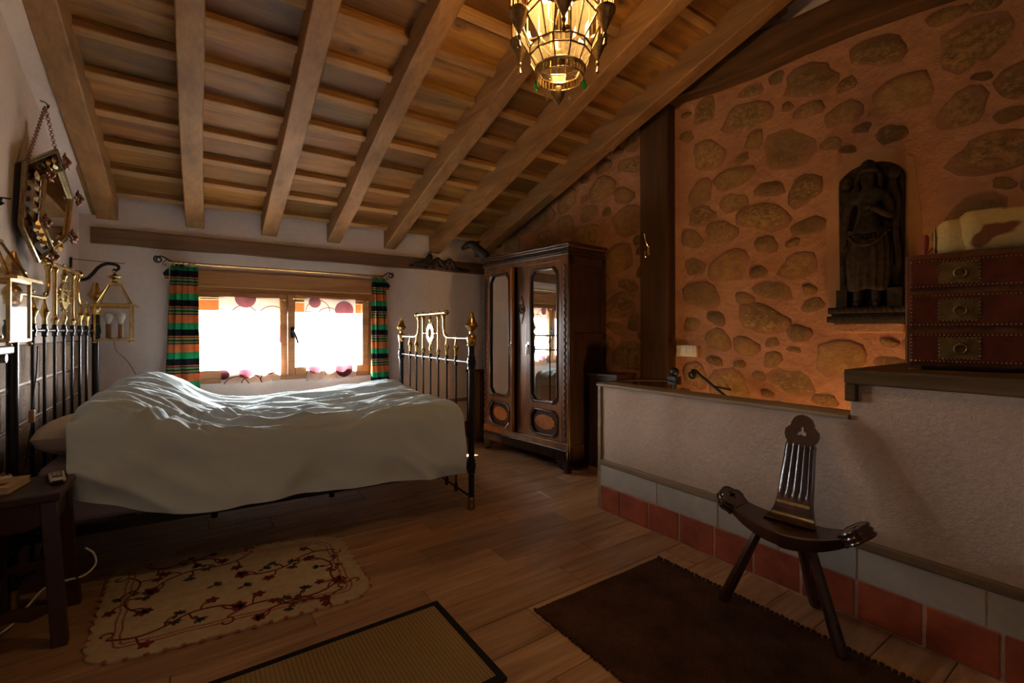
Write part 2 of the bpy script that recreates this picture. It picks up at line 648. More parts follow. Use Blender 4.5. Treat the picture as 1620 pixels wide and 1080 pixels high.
for h in (0.20, 0.19, 0.21, 0.18, 0.20, 0.21):
    y = 2.3 - rnd.random() * 0.2
    while y < YB - 0.02:
        w = rnd.uniform(0.24, 0.44)
        y1 = min(y + w, YB - 0.005)
        t = rnd.uniform(0.012, 0.022)
        b_ = MB().hexa([(XL - 0.01, y + 0.006, z + 0.006), (XL + t, y + 0.012, z + 0.01), (XL + t, y1 - 0.012, z + 0.01), (XL - 0.01, y1 - 0.006, z + 0.006),
                        (XL - 0.01, y + 0.006, z + h - 0.006), (XL + t, y + 0.012, z + h - 0.012), (XL + t, y1 - 0.012, z + h - 0.01), (XL - 0.01, y1 - 0.006, z + h - 0.006)])
        b_.build('masonry_block', M['stone_pale'], wall_left, bevel=0.006, seg=1)
        y = y1
    z += h

# wall behind the viewer closes the room
wf = MB().box(XL - 0.3, 4.3, YF - 0.2, YF, -2.7, 5.2)
struct(wf.build('wall_front', M['plaster']))

# stone wall: mortar body with single rubble stones
wr = MB()
pts = [(WX(YB + 0.35), YB + 0.35), (WX(YF - 0.2), YF - 0.2)]
(ax, ay), (bx_, by_) = pts
wr.hexa([(ax, ay, -2.7), (bx_, by_, -2.7), (bx_ + 0.3, by_, -2.7), (ax + 0.3, ay, -2.7),
         (ax, ay, 5.2), (bx_, by_, 5.2), (bx_ + 0.3, by_, 5.2), (ax + 0.3, ay, 5.2)])
wall_right = struct(wr.build('wall_right', M['mortar']))
WANG = math.atan2(-1.0, 0.125)             # direction along the wall towards the viewer
shapes = []
for k in range(18):
    sr = random.Random(100 + k)
    nn = sr.choice((12, 13, 14))
    asp = sr.uniform(0.9, 1.5)
    ring = []
    boxy = sr.uniform(2.0, 3.2)
    ph_ = [sr.uniform(0, 6.28) for _ in range(3)]
    for i in range(nn):
        a = 2 * PI * (i + sr.uniform(-0.15, 0.15)) / nn
        ca, sa = math.cos(a), math.sin(a)
        r = 1.0 / ((abs(ca) ** boxy + abs(sa) ** boxy) ** (1 / boxy)) * (0.92 + 0.13 * math.sin(a * 2 + ph_[0]) + 0.08 * math.sin(a * 3 + ph_[1]) + 0.05 * math.sin(a * 5 + ph_[2]))
        ring.append((r * ca * 0.5, r * sa * 0.5))
    vs_ = [(u, -0.02, v) for u, v in ring] + [(u * 0.97, 0.001, v * 0.97) for u, v in ring]
    vs_ += [(u * 0.86, 0.010 + sr.uniform(-0.005, 0.005), v * 0.86) for u, v in ring] + [(0.04, 0.013, 0.03)]
    fs = []
    for lv in range(2):
        for i in range(nn):
            j = (i + 1) % nn
            fs.append((lv * nn + i, lv * nn + j, (lv + 1) * nn + j, (lv + 1) * nn + i))
    fs += [(2 * nn + i, 2 * nn + (i + 1) % nn, 3 * nn) for i in range(nn)]
    me = bpy.data.meshes.new('stone')
    me.from_pydata([Vector(p) for p in vs_], [], fs)
    bm = bmesh.new()
    bm.from_mesh(me)
    bmesh.ops.recalc_face_normals(bm, faces=bm.faces)
    bm.to_mesh(me)
    bm.free()
    for p in me.polygons:
        p.use_smooth = True
    me.materials.append(M['stone'])
    shapes.append(me)
sr = random.Random(5)
placed = []
def stone_ok(yy, zc, w, h):
    if zc + h / 2 > zb(yy) - 0.02 or zc - h / 2 < 0.55 and yy < 2.4:
        return False
    if 3.2 < yy < 4.25 and zc < 1.85 or yy > 4.25 and zc < 0.9:
        return False                        # behind the wardrobe
    if yy - w / 2 < 1.37 and yy + w / 2 > 0.90 and zc + h / 2 > 1.24 and zc - h / 2 < 2.37:
        return False                        # bay of the relief
    if yy - w / 2 < 2.72 and yy + w / 2 > 2.42:
        return False                        # behind the post
    if yy < 2.72 and zc + h / 2 > 3.13:
        return False                        # behind the tie beam
    if yy - w / 2 < 2.46 and yy + w / 2 > 2.22 and zc + h / 2 > 1.02 and zc - h / 2 < 1.17:
        return False                        # bedding of the light switch
    if yy < 0.80 and zc < 1.55:
        return False                        # behind the drawer chest
    return True
for size, tries in ((0.36, 500), (0.29, 900), (0.23, 1400), (0.18, 2200), (0.135, 2600), (0.10, 2200)):
    for _ in range(tries):
        if len(placed) > 292:
            break
        yy = sr.uniform(0.05, YB)
        zc = sr.uniform(0.3, 3.7)
        w = size * sr.uniform(0.85, 1.1)
        h = w * sr.uniform(0.58, 1.05)
        if not stone_ok(yy, zc, w, h):
            continue
        if any(((yy - p[0]) / ((w + p[2]) * 0.5 + 0.012)) ** 2 + ((zc - p[1]) / ((h + p[3]) * 0.5 + 0.012)) ** 2 < 0.92 for p in placed):
            continue
        placed.append((yy, zc, w, h))
        o = link('stone', sr.choice(shapes), wall_right, loc=(WX(yy), yy, zc))
        o.rotation_euler = (sr.uniform(-0.03, 0.03), sr.uniform(-0.25, 0.25), WANG + PI)   # local y points into the room
        o.scale = (w * 1.06, sr.uniform(0.22, 0.75), h * 1.06)

# white plaster above the tie beam
pi_ = MB()
ya, yb_ = 2.55, YF
pi_.hexa([(WX(ya) - 0.02, ya, 3.35), (WX(yb_) - 0.02, yb_, 3.35), (WX(yb_) + 0.1, yb_, 3.35), (WX(ya) + 0.1, ya, 3.35),
          (WX(ya) - 0.02, ya, 5.0), (WX(yb_) - 0.02, yb_, 5.0), (WX(yb_) + 0.1, yb_, 5.0), (WX(ya) + 0.1, ya, 5.0)])
pi_.build('plaster_infill', M['plaster'], wall_right)

# ceiling: plaster deck, boards and battens in every bay, rafters under them
ck = MB()  # deck runs on outside as an unseen eave, added to trim the sun patch
ck.hexa([(XL - 0.3, YB + 0.78, zb(YB + 0.78) + 0.04), (4.3, YB + 0.78, zb(YB + 0.78) + 0.04), (4.3, YF - 0.2, zb(YF - 0.2) + 0.04), (XL - 0.3, YF - 0.2, zb(YF - 0.2) + 0.04),
         (XL - 0.3, YB + 0.78, zb(YB + 0.78) + 0.2), (4.3, YB + 0.78, zb(YB + 0.78) + 0.2), (4.3, YF - 0.2, zb(YF - 0.2) + 0.2), (XL - 0.3, YF - 0.2, zb(YF - 0.2) + 0.2)])
ceiling = struct(ck.build('ceiling', M['board']))
TH = math.atan(SLOPE)
#          centre at the window wall, width, sideways drift per metre towards the viewer
RAF = [(-0.541, 0.134, -0.020), (0.035, 0.131, -0.019), (0.617, 0.133, -0.008), (1.193, 0.128, 0.0), (1.770, 0.128, 0.026), (2.304, 0.125, 0.057), (2.893, 0.130, 0.069)]
def rx(i, y):
    c, w, d = RAF[i]
    return c + d * (YB - y)
for i, (c, w, d) in enumerate(RAF):
    m_ = MB()
    y0, y1 = YB + 0.05, YF
    h = 0.21
    def ringat(y):
        x = c + d * (YB - y)
        return [(x - w / 2, y, zr(y)), (x + w / 2, y, zr(y)), (x + w / 2, y, zr(y) + h), (x - w / 2, y, zr(y) + h)]
    N = 10
    rings = [ringat(y0 + (y1 - y0) * k / N) for k in range(N + 1)]
    vs_ = []
    for k, rg in enumerate(rings):
        wv = 0.006 * math.sin(k * 1.7 + i * 2.1)
        vs_ += [(p[0] + wv, p[1], p[2] + 0.004 * math.sin(k * 2.3 + i)) for p in rg]
    fs = [(3, 2, 1, 0), (N * 4, N * 4 + 1, N * 4 + 2, N * 4 + 3)]
    for k in range(N):
        for q in range(4):
            fs.append((k * 4 + q, k * 4 + (q + 1) % 4, k * 4 + 4 + (q + 1) % 4, k * 4 + 4 + q))
    m_.add(vs_, fs)
    m_.build('rafter', M['rafter'], ceiling, bevel=0.008, seg=2)
pitch = 0.289
edges_y = [4.785 - pitch * k for k in range(0, 20)]
bays = [(None, 0)] + [(i, i + 1) for i in range(6)] + [(6, None)]
for bi, (a, b_) in enumerate(bays[1:], 1):
    for k in range(len(edges_y) + 1):
        yhi = YB + 0.03 if k == 0 else edges_y[k - 1]
        ylo = edges_y[k] if k < len(edges_y) else YF
        ym = (yhi + ylo) / 2
        xa = rx(a, ym) + RAF[a][1] / 2 - 0.03
        xb = (rx(b_, ym) - RAF[b_][1] / 2 + 0.03) if b_ is not None else min(WX(ym) + 0.1, 3.9)
        ln = (yhi - ylo) / math.cos(TH)
        lx = xb - xa
        jit = rnd.uniform(-0.004, 0.004)
        bo = MB().box(0, lx, -ln / 2 - 0.02, ln / 2, jit, jit + 0.028)
        bo.build('board', M['board'], ceiling, loc=(xa, ym, zb(ym)), rot=(-TH, 0, 0))
        if k > 0:
            yb2 = yhi + 0.028
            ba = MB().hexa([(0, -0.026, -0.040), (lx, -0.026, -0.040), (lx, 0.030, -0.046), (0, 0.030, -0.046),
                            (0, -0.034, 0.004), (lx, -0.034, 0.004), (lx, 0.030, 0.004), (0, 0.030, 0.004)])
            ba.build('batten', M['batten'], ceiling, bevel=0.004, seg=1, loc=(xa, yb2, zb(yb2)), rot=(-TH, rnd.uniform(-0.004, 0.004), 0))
# plaster strip and lath between the first rafter and the left wall
q = MB()
n_ = 12
def zw(y):                                 # foot of the plaster cove on the left wall
    return 2.165 + 0.275 * (YB - y)
for k in range(n_):
    ya = YB + (YF - YB) * k / n_
    yb_ = YB + (YF - YB) * (k + 1) / n_
    q.hexa([(XL - 0.05, ya, zw(ya)), (rx(0, ya) - 0.05, ya, zr(ya) + 0.03), (rx(0, yb_) - 0.05, yb_, zr(yb_) + 0.03), (XL - 0.05, yb_, zw(yb_)),
            (XL - 0.05, ya, zr(ya) + 0.3), (rx(0, ya) - 0.05, ya, zr(ya) + 0.3), (rx(0, yb_) - 0.05, yb_, zr(yb_) + 0.3), (XL - 0.05, yb_, zr(yb_) + 0.3)])
q.build('plaster_strip', M['plaster'], ceiling)
q = MB()
for k in range(n_):
    ya = YB - 0.02 + (YF - YB) * k / n_
    yb_ = YB - 0.02 + (YF - YB) * (k + 1) / n_
    xa, xb = rx(0, ya) - 0.067, rx(0, yb_) - 0.067
    q.hexa([(xa - 0.022, ya, zr(ya) + 0.015), (xa + 0.004, ya, zr(ya) + 0.015), (xb + 0.004, yb_, zr(yb_) + 0.015), (xb - 0.022, yb_, zr(yb_) + 0.015),
            (xa - 0.022, ya, zr(ya) + 0.1), (xa + 0.004, ya, zr(ya) + 0.1), (xb + 0.004, yb_, zr(yb_) + 0.1), (xb - 0.022, yb_, zr(yb_) + 0.1)])
q.build('lath', M['rafter'], ceiling)

# beam let into the window wall
bm_ = MB()
N = 14
vs_ = []
for k in range(N + 1):
    x = -0.64 + (3.06 + 0.64) * k / N
    w_ = 0.006 * math.sin(k * 1.9) 
    vs_ += [(x, YB - 0.035 + w_, 1.942 + w_), (x, YB - 0.035 + w_, 2.068 + w_ * 0.6), (x, YB + 0.05, 2.068), (x, YB + 0.05, 1.942)]
fs = [(0, 1, 2, 3), (N * 4 + 3, N * 4 + 2, N * 4 + 1, N * 4)]
for k in range(N):
    for qd in range(4):
        fs.append((k * 4 + qd, k * 4 + (qd + 1) % 4, k * 4 + 4 + (qd + 1) % 4, k * 4 + 4 + qd))
bm_.add(vs_, fs)
struct(bm_.build('trim_1', M['beam'], bevel=0.006))

# post and tie beam against the stone wall
po = MB()
for (y0, y1, xo) in ((2.44, 2.705, 0.10),):
    po.hexa([(WX(y1) - xo, y1, -2.4), (WX(y0) - xo, y0, -2.4), (WX(y0) + 0.05, y0, -2.4), (WX(y1) + 0.05, y1, -2.4),
             (WX(y1) - xo, y1 + 0.02, 3.3), (WX(y0) - xo, y0 + 0.02, 3.3), (WX(y0) + 0.05, y0 + 0.02, 3.3), (WX(y1) + 0.05, y1 + 0.02, 3.3)])
struct(po.build('trim_2', M['post'], bevel=0.012))
tb = MB()
vs_ = []
N = 16
for k in range(N + 1):
    y = 2.95 + (YF - 2.95) * k / N
    w_ = 0.018 * math.sin(k * 1.35) + 0.008 * math.sin(k * 3.1)
    x = WX(y)
    zt = 3.375 + 0.012 * math.sin(k * 2.1)
    vs_ += [(x - 0.13, y, 3.13 + w_), (x - 0.13, y, zt), (x + 0.05, y, zt), (x + 0.05, y, 3.13 + w_)]
fs = [(0, 1, 2, 3), (N * 4 + 3, N * 4 + 2, N * 4 + 1, N * 4)]
for k in range(N):
    for qd in range(4):
        fs.append((k * 4 + qd, k * 4 + (qd + 1) % 4, k * 4 + 4 + (qd + 1) % 4, k * 4 + 4 + qd))
tb.add(vs_, fs)
M['tie'] = wood('tie_beam_wood', (0.125, 0.056, 0.020), (0.055, 0.025, 0.009), 0.85, axis=1, freq=9, stretch=0.06, var=0.05, knots=0.6, spec=0.1)
struct(tb.build('trim_3', M['tie'], smooth=40, bevel=0.015))

# parapet round the stairwell, with its tiled base and rail
PX = 2.40
pa = MB()
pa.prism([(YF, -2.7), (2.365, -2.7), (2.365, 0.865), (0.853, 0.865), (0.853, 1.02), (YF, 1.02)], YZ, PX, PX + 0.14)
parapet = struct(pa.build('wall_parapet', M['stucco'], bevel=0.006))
cp = MB().box(PX - 0.018, PX + 0.15, 0.853, 2.40, 0.862, 0.882)
cp.build('coping_board', M['rail'], parapet, bevel=0.004)
ep = MB().box(PX - 0.012, PX + 0.14, 2.362, 2.392, 0.0, 0.862)
ep.build('end_board', M['rail'], parapet, bevel=0.004)
rl = MB().box(PX - 0.022, PX + 0.01, YF, 2.368, 0.312, 0.350)
rl.build('rail', M['rail'], parapet, bevel=0.005)
gt = MB().box(PX - 0.0115, PX + 0.01, 0.0, 2.362, 0.0, 0.312)
gt.build('tile_bed', M['grout'], parapet)
ys = [2.362, 2.179, 1.947, 1.720, 1.497, 1.278, 1.051, 0.828, 0.597, 0.381, 0.15, -0.08]
for a, b_ in zip(ys[:-1], ys[1:]):
    j = rnd.uniform(-0.003, 0.003)
    MB().box(PX - 0.016 + j, PX + 0.01, b_ + 0.005, a - 0.005, 0.004, 0.170 + j).build('red_tile', M['tile_red'], parapet, bevel=0.005)
ys = [2.362, 1.879, 1.471, 1.15, 0.821, 0.42, 0.0]
for a, b_ in zip(ys[:-1], ys[1:]):
    MB().box(PX - 0.015, PX + 0.01, b_ + 0.003, a - 0.003, 0.174, 0.310).build('grey_tile', M['tile_grey'], parapet, bevel=0.003)
# ledge slab that carries the chest
lg = MB()
lg.hexa([(PX - 0.03, 0.868, 1.02), (WX(0.87) + 0.02, 0.868, 1.02), (WX(YF) + 0.02, YF, 1.02), (PX - 0.03, YF, 1.02),
         (PX - 0.03, 0.868, 1.084), (WX(0.87) + 0.02, 0.868, 1.084), (WX(YF) + 0.02, YF, 1.084), (PX - 0.03, YF, 1.084)])
M['slab'] = wood('ledge_wood', (0.135, 0.078, 0.034), (0.07, 0.04, 0.018), 0.75, axis=1, freq=9, stretch=0.07, var=0.05, spec=0.12)
struct(lg.build('trim_4', M['slab'], bevel=0.008))
struct(MB().box(PX - 0.028, PX + 0.14, 0.822, 0.866, 0.945, 1.02).build('trim_5', M['slab'], bevel=0.006))

# stairs going down behind the parapet
M['stair'] = plain('stair_tile', (0.32, 0.17, 0.09), 0.7, noise_amt=0.2, scale=8)
stw = MB()
for k in range(11):
    y1 = 2.34 - 0.26 * k
    stw.box(PX + 0.14, 3.9, y1 - 0.26, y1, -0.2 - 0.185 * (k + 1), -0.185 * (k + 1))
struct(tag(stw.build('floor_stairs', M['stair']), None))

# window wall: dado rail and terracotta skirting beside the wardrobe
struct(MB().box(1.0, 3.04, YB - 0.02, YB + 0.01, 0.425, 0.462).build('trim_6', M['rail'], bevel=0.004))
bb = struct(MB().box(XL, 3.04, YB - 0.004, YB + 0.005, 0, 0.185).build('baseboard_back', M['grout']))
x = XL
while x < 3.0:
    MB().box(x + 0.004, x + 0.221, YB - 0.016, YB + 0.004, 0.004, 0.182).build('red_tile', M['tile_red'], bb, bevel=0.004)
    x += 0.225
# small post beside the wardrobe in the corner

# ------------------------------------------------------------------ window
win = thing('window_1', None, None)
win['kind'] = 'structure'
fr = MB()
fr.box(-0.06, -0.01, 4.905, 4.985, 0.79, 1.645)
fr.box(1.55, 1.60, 4.905, 4.985, 0.79, 1.645)
fr.box(-0.01, 1.55, 4.905, 4.985, 0.79, 0.838)
fr.box(-0.01, 1.55, 4.905, 4.985, 1.60, 1.645)
fr.build('window_frame', M['frame'], win, bevel=0.004)
MB().box(-0.075, 1.615, 4.872, 5.0, 1.638, 1.785).build('shutter_box', M['frame'], win, bevel=0.005)
M['goldline'] = plain('brass_bead', (0.55, 0.36, 0.14), 0.35, 1.0)
MB().box(-0.07, 1.61, 4.868, 4.876, 1.640, 1.648).build('shutter_bead', M['goldline'], win)
for (xa, xb) in ((-0.008, 0.769), (0.773, 1.548)):
    s_ = MB()
    st = 0.066
    s_.box(xa, xa + st, 4.893, 4.955, 0.832, 1.606)
    s_.box(xb - st, xb, 4.893, 4.955, 0.832, 1.606)
    s_.box(xa + st, xb - st, 4.893, 4.955, 0.832, 0.905)
    s_.box(xa + st, xb - st, 4.893, 4.955, 1.532, 1.606)
    sa = s_.build('sash', M['frame'], win, bevel=0.005)
    MB().box(xa + st - 0.005, xb - st + 0.005, 4.921, 4.927, 0.90, 1.537).build('pane', M['glass'], sa)
hd = MB()
hd.box(0.795, 0.825, 4.878, 4.893, 1.19, 1.29)
hd.cyl((0.81, 4.882, 1.255), (0.81, 4.845, 1.255), 0.011, n=10)
hd.tube([(0.81, 4.845, 1.258), (0.835, 4.838, 1.20), (0.855, 4.838, 1.135)], [0.012, 0.011, 0.009], 8)
hd.build('window_handle', M['black'], win, smooth=40)
lt = MB().box(WX0, WX1, 5.06, 5.13, 1.44, 1.80)
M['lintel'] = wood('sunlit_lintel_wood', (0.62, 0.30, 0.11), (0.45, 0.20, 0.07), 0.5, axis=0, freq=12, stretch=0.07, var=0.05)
lt.build('lintel', M['lintel'], win, bevel=0.006)
rv = MB()
for x in (0.25, 1.40):
    rv.lathe([(0.018, 0), (0.018, 0.006), (0.006, 0.012)], (x, 5.06, 1.49), (0, -1, 0), 10)
rv.build('lintel_bolt', M['brass_dark'], win, smooth=40)

# pale ground and a wire fence outside
M['ground'] = plain('pale_gravel', (0.40, 0.37, 0.31), 0.9, noise_amt=0.1, scale=2)
struct(MB().box(-30, 30, 5.6, 45, -1.4, -1.3).build('ground', M['ground']))
fe = thing('garden_fence', 'wire mesh fence with a timber post seen through the window outside', 'fence', (0.28, 7.6, -1.3))
M['fencewood'] = plain('fence_post_wood', (0.55, 0.40, 0.28), 0.8)
M['wire'] = plain('fence_wire', (0.32, 0.32, 0.30), 0.6, 0.5)
for x in (-2.6, -1.3, 0.0):
    MB().box(x - 0.04, x + 0.04, -0.04, 0.04, 0, 2.72).build('fence_post', M['fencewood'], fe, bevel=0.006)
wm = MB()
for k in range(20):
    wm.cyl((-2.6 + k * 0.135, 0, 0.4), (-2.6 + k * 0.135, 0, 2.55), 0.006, n=5)
for k in range(14):
    wm.cyl((-2.6, 0, 0.45 + k * 0.16), (0, 0, 0.45 + k * 0.16), 0.006, n=5)
wm.build('wire_mesh', M['wire'], fe)

# sheer panels printed with plum circles and loops
def sheer_mat(name, circles, rings):
    m, n, l, b = newmat(name)
    out = [x for x in n if x.type == 'OUTPUT_MATERIAL'][0]
    n.remove(b)
    tc = n.new('ShaderNodeTexCoord')
    sep = n.new('ShaderNodeSeparateXYZ')
    l.new(tc.outputs['Object'], sep.inputs[0])
    total = None
    def dist(cx, cz):
        cb = n.new('ShaderNodeCombineXYZ')
        l.new(sep.outputs[0], cb.inputs[0])
        l.new(sep.outputs[2], cb.inputs[2])
        d = n.new('ShaderNodeVectorMath')
        d.operation = 'DISTANCE'
        l.new(cb.outputs[0], d.inputs[0])
        d.inputs[1].default_value = (cx, 0, cz)
        return d.outputs['Value']
    def mth(op, a, bb_):
        q = n.new('ShaderNodeMath')
        q.operation = op
        for i, v in enumerate((a, bb_)):
            if isinstance(v, (int, float)):
                q.inputs[i].default_value = v
            else:
                l.new(v, q.inputs[i])
        return q.outputs[0]
    for cx, cz, r in circles:
        t = mth('LESS_THAN', dist(cx, cz), r)
        total = t if total is None else mth('MAXIMUM', total, t)
    for cx, cz, r, w, hi in rings:
        d = mth('SUBTRACT', dist(cx, cz), r)
        d = mth('ABSOLUTE', d, 0)
        t = mth('LESS_THAN', d, w)
        t = mth('MULTIPLY', t, mth('GREATER_THAN' if hi > 0 else 'LESS_THAN', sep.outputs[2], cz))
        total = mth('MAXIMUM', total, t)
    c1 = mixc(n, l, total, (0.90, 0.88, 0.84), (0.10, 0.035, 0.05))
    tr = n.new('ShaderNodeBsdfTransparent')
    ctr = mixc(n, l, total, (0.95, 0.95, 0.94), (0.28, 0.16, 0.19))
    l.new(ctr, tr.inputs[0])
    tl = n.new('ShaderNodeBsdfTranslucent')
    l.new(c1, tl.inputs[0])
    df = n.new('ShaderNodeBsdfDiffuse')
    l.new(c1, df.inputs[0])
    m1 = n.new('ShaderNodeMixShader')
    m1.inputs[0].default_value = 0.45
    l.new(tl.outputs[0], m1.inputs[1])
    l.new(df.outputs[0], m1.inputs[2])
    m2 = n.new('ShaderNodeMixShader')
    m2.inputs[0].default_value = 0.62
    l.new(tr.outputs[0], m2.inputs[1])
    l.new(m1.outputs[0], m2.inputs[2])
    l.new(m2.outputs[0], out.inputs[0])
    return m
def sheer(x0, x1, z0, z1, mat, label, sag):
    t = thing('sheer_curtain', label, 'curtain', (x0, 4.855, z0), 0, 'sheer panels on the window sashes')
    w, h = x1 - x0, z1 - z0
    def fn(u, v):
        z_ = v * h
        x_ = u * w * (1 - 0.02 * (1 - v)) + 0.01 * (1 - v) + 0.006 * math.sin(v * 5)
        y_ = 0.010 * math.sin(u * 24 + v * 1.5) * (1 - 0.7 * v) + 0.006 * math.sin(u * 9 + 2 * v)
        return (x_, y_, z_ + sag * u * (1 - v) + 0.004 * math.sin(u * 26) * (1 - v))
    MB().grid(fn, 60, 24).build('cloth', mat, t, smooth=180)
    r_ = MB()
    ea, eb = (0.15, 0.04) if sag < 0.015 else (0.10, 0.13)
    r_.cyl((-ea, 0.015, h - 0.01), (w + eb, 0.015, h - 0.01), 0.005, n=8)
    r_.sphere((-ea, 0.015, h - 0.01), 0.011)
    r_.sphere((w + eb, 0.015, h - 0.01), 0.011)
    r_.build('sheer_rod', M['brass'], t, smooth=50)
    return t
sheer(0.217, 0.700, 0.775, 1.560, sheer_mat('sheer_print_a', [(0.20, 0.775, 0.085), (0.03, 0.09, 0.045), (0.20, 0.10, 0.052), (0.52, 0.45, 0.09)],
      [(0.19, 0.60, 0.11, 0.004, 1), (0.35, 0.66, 0.10, 0.004, -1), (0.42, 0.58, 0.13, 0.004, 1), (0.40, 0.14, 0.06, 0.004, -1), (0.25, 0.00, 0.08, 0.004, 1), (0.13, -0.03, 0.10, 0.004, 1), (0.44, 0.02, 0.12, 0.004, 1)]),
      'sheer white panel with plum circles on the window sash nearer the headboard', 0.01)
sheer(0.917, 1.403, 0.765, 1.575, sheer_mat('sheer_print_b', [(0.09, 0.77, 0.055), (0.37, 0.70, 0.09), (0.09, 0.13, 0.055), (0.37, 0.11, 0.085)],
      [(0.03, 0.62, 0.06, 0.004, 1), (0.12, 0.68, 0.11, 0.004, 1), (0.10, 0.05, 0.09, 0.004, 1), (0.22, 0.60, 0.12, 0.004, 1)]),
      'sheer white panel with plum circles on the window sash with the handle', 0.02)

# plaid curtains on a brass rod
def plaid_mat():
    m, n, l, b = newmat('striped_wool')
    tc = n.new('ShaderNodeTexCoord')
    sep = n.new('ShaderNodeSeparateXYZ')
    l.new(tc.outputs['Object'], sep.inputs[0])
    d = n.new('ShaderNodeMath')
    d.operation = 'DIVIDE'
    d.inputs[1].default_value = -0.247
    l.new(sep.outputs[2], d.inputs[0])
    ad = n.new('ShaderNodeMath')
    ad.operation = 'ADD'
    ad.inputs[1].default_value = 20.58
    l.new(d.outputs[0], ad.inputs[0])
    fr_ = n.new('ShaderNodeMath')
    fr_.operation = 'FRACT'
    l.new(ad.outputs[0], fr_.inputs[0])
    og, gr, bk, ol, gy = (0.50, 0.13, 0.04), (0.02, 0.26, 0.10), (0.012, 0.010, 0.016), (0.16, 0.17, 0.05), (0.24, 0.17, 0.10)
    r = ramp(n, [(0.0, og), (0.23, gr), (0.45, bk), (0.67, og), (0.705, bk), (0.735, gy), (0.78, gr), (0.81, bk), (0.85, ol), (0.92, bk), (0.955, og)], 'CONSTANT')
    l.new(fr_.outputs[0], r.inputs[0])
    mp = coords(n, l, rand=False)
    t = tex_noise(n, l, mp, 220, 3)
    c = mixc(n, l, 0.25, r.outputs[0], t.outputs[0], 'OVERLAY')
    b.inputs['Roughness'].default_value = 0.95
    b.inputs['Specular IOR Level'].default_value = 0.1
    l.new(c, b.inputs['Base Color'])
    add_bump(n, l, b, t.outputs[0], 0.2, 0.002)
    tl = n.new('ShaderNodeBsdfTranslucent')
    l.new(c, tl.inputs[0])
    mx = n.new('ShaderNodeMixShader')
    mx.inputs[0].default_value = 0.22
    out = [x for x in n if x.type == 'OUTPUT_MATERIAL'][0]
    l.new(b.outputs[0], mx.inputs[1])
    l.new(tl.outputs[0], mx.inputs[2])
    l.new(mx.outputs[0], out.inputs[0])
    return m
M['plaid'] = plaid_mat()
rod = thing('curtain_rod', 'brass curtain rod with scrolled black iron ends above the window', 'curtain rod', (0.77, 4.80, 1.822))
MB().cyl((-0.91, 0, 0), (0.90, 0, 0), 0.010, n=12).build('rod', M['brass'], rod, smooth=50)
for sgn in (-1, 1):
    q = MB()
    pts = [(0.85 * sgn, 0, 0), (0.90 * sgn, 0, 0.01), (0.93 * sgn, 0, 0.03), (0.96 * sgn, 0, 0.045), (0.99 * sgn, 0, 0.038)]
    pts += [(sgn * (0.982 - 0.0) + sgn * x_, 0, z_ + 0.018) for x_, z_ in spiral((0, 0), 0.030, 0.010, PI / 2 - 0.5, -1.4, 16)]
    q.tube(smoothpath(pts, 3), 0.006, 7)
    q.tube([(0.92 * sgn, 0, 0.025), (0.945 * sgn, 0, 0.0), (0.955 * sgn, 0, -0.025), (0.937 * sgn, 0, -0.03), (0.93 * sgn, 0, -0.012)], 0.004, 6)
    q.build('scroll_finial', M['iron'], rod, smooth=60)
    q = MB()
    q.cyl((0.84 * sgn, 0, 0), (0.84 * sgn, 0.10, -0.01), 0.008)
    q.lathe([(0.03, 0), (0.03, 0.008), (0.012, 0.014)], (0.84 * sgn, 0.10, -0.01), (0, -1, 0), 12)
    q.build('rod_bracket', M['iron'], rod, smooth=40)
def curtain(xt0, xt1, xb0, xb1, zt, zbm, label, flip):
    t = thing('plaid_curtain', label, 'curtain', (0, 4.80, 0), 0, 'plaid curtains beside the window')
    h = zt - zbm
    def fn(u, v):
        w = 1 - v
        x0 = xt0 + (xb0 - xt0) * w
        x1 = xt1 + (xb1 - xt1) * w
        f = 0.5 + 0.5 * w
        ph = u * 2 * PI * 2.5
        return (x0 + (x1 - x0) * u + 0.010 * math.sin(ph * 2 + 1) * f, 0.002 + 0.026 * math.sin(ph + 0.4 * math.sin(v * 3)) * f + 0.012 * math.sin(ph * 1.7 + v * 4), zbm + h * v + 0.006 * math.sin(ph))
    c_ = MB().grid(fn, 50, 40).build('cloth', M['plaid'], t, smooth=180)
    so = c_.modifiers.new('thickness', 'SOLIDIFY')
    so.thickness = 0.003
    # folded-over flap at the heading
    xa = xt0 if flip < 0 else xt1
    def fl_(u, v):
        return (xa + flip * (0.005 + 0.04 * u * (1 - 0.3 * v)), -0.012 - 0.02 * u * (1 - v), zt - 0.10 * v * (1 - 0.55 * u) - 0.055 * u - 0.01)
    MB().grid(fl_, 8, 8).build('heading_flap', M['plaid'], t, smooth=180)
    n_ = 5
    for k in range(n_):
        x = xt0 + (xt1 - xt0) * (k + 0.5) / n_
        MB().torus((x, 0, 1.815), 0.021, 0.0035, (1, 0, 0), 16, 6).build('ring', M['brass_dark'], t, smooth=180)
    return t
curtain(-0.135, 0.055, -0.185, 0.070, 1.795, 0.56, 'orange, green and black striped curtain hanging at the window nearer the corner lantern', -1)
curtain(1.545, 1.690, 1.54, 1.735, 1.795, 0.56, 'orange, green and black striped curtain hanging at the window nearer the wardrobe', 1)

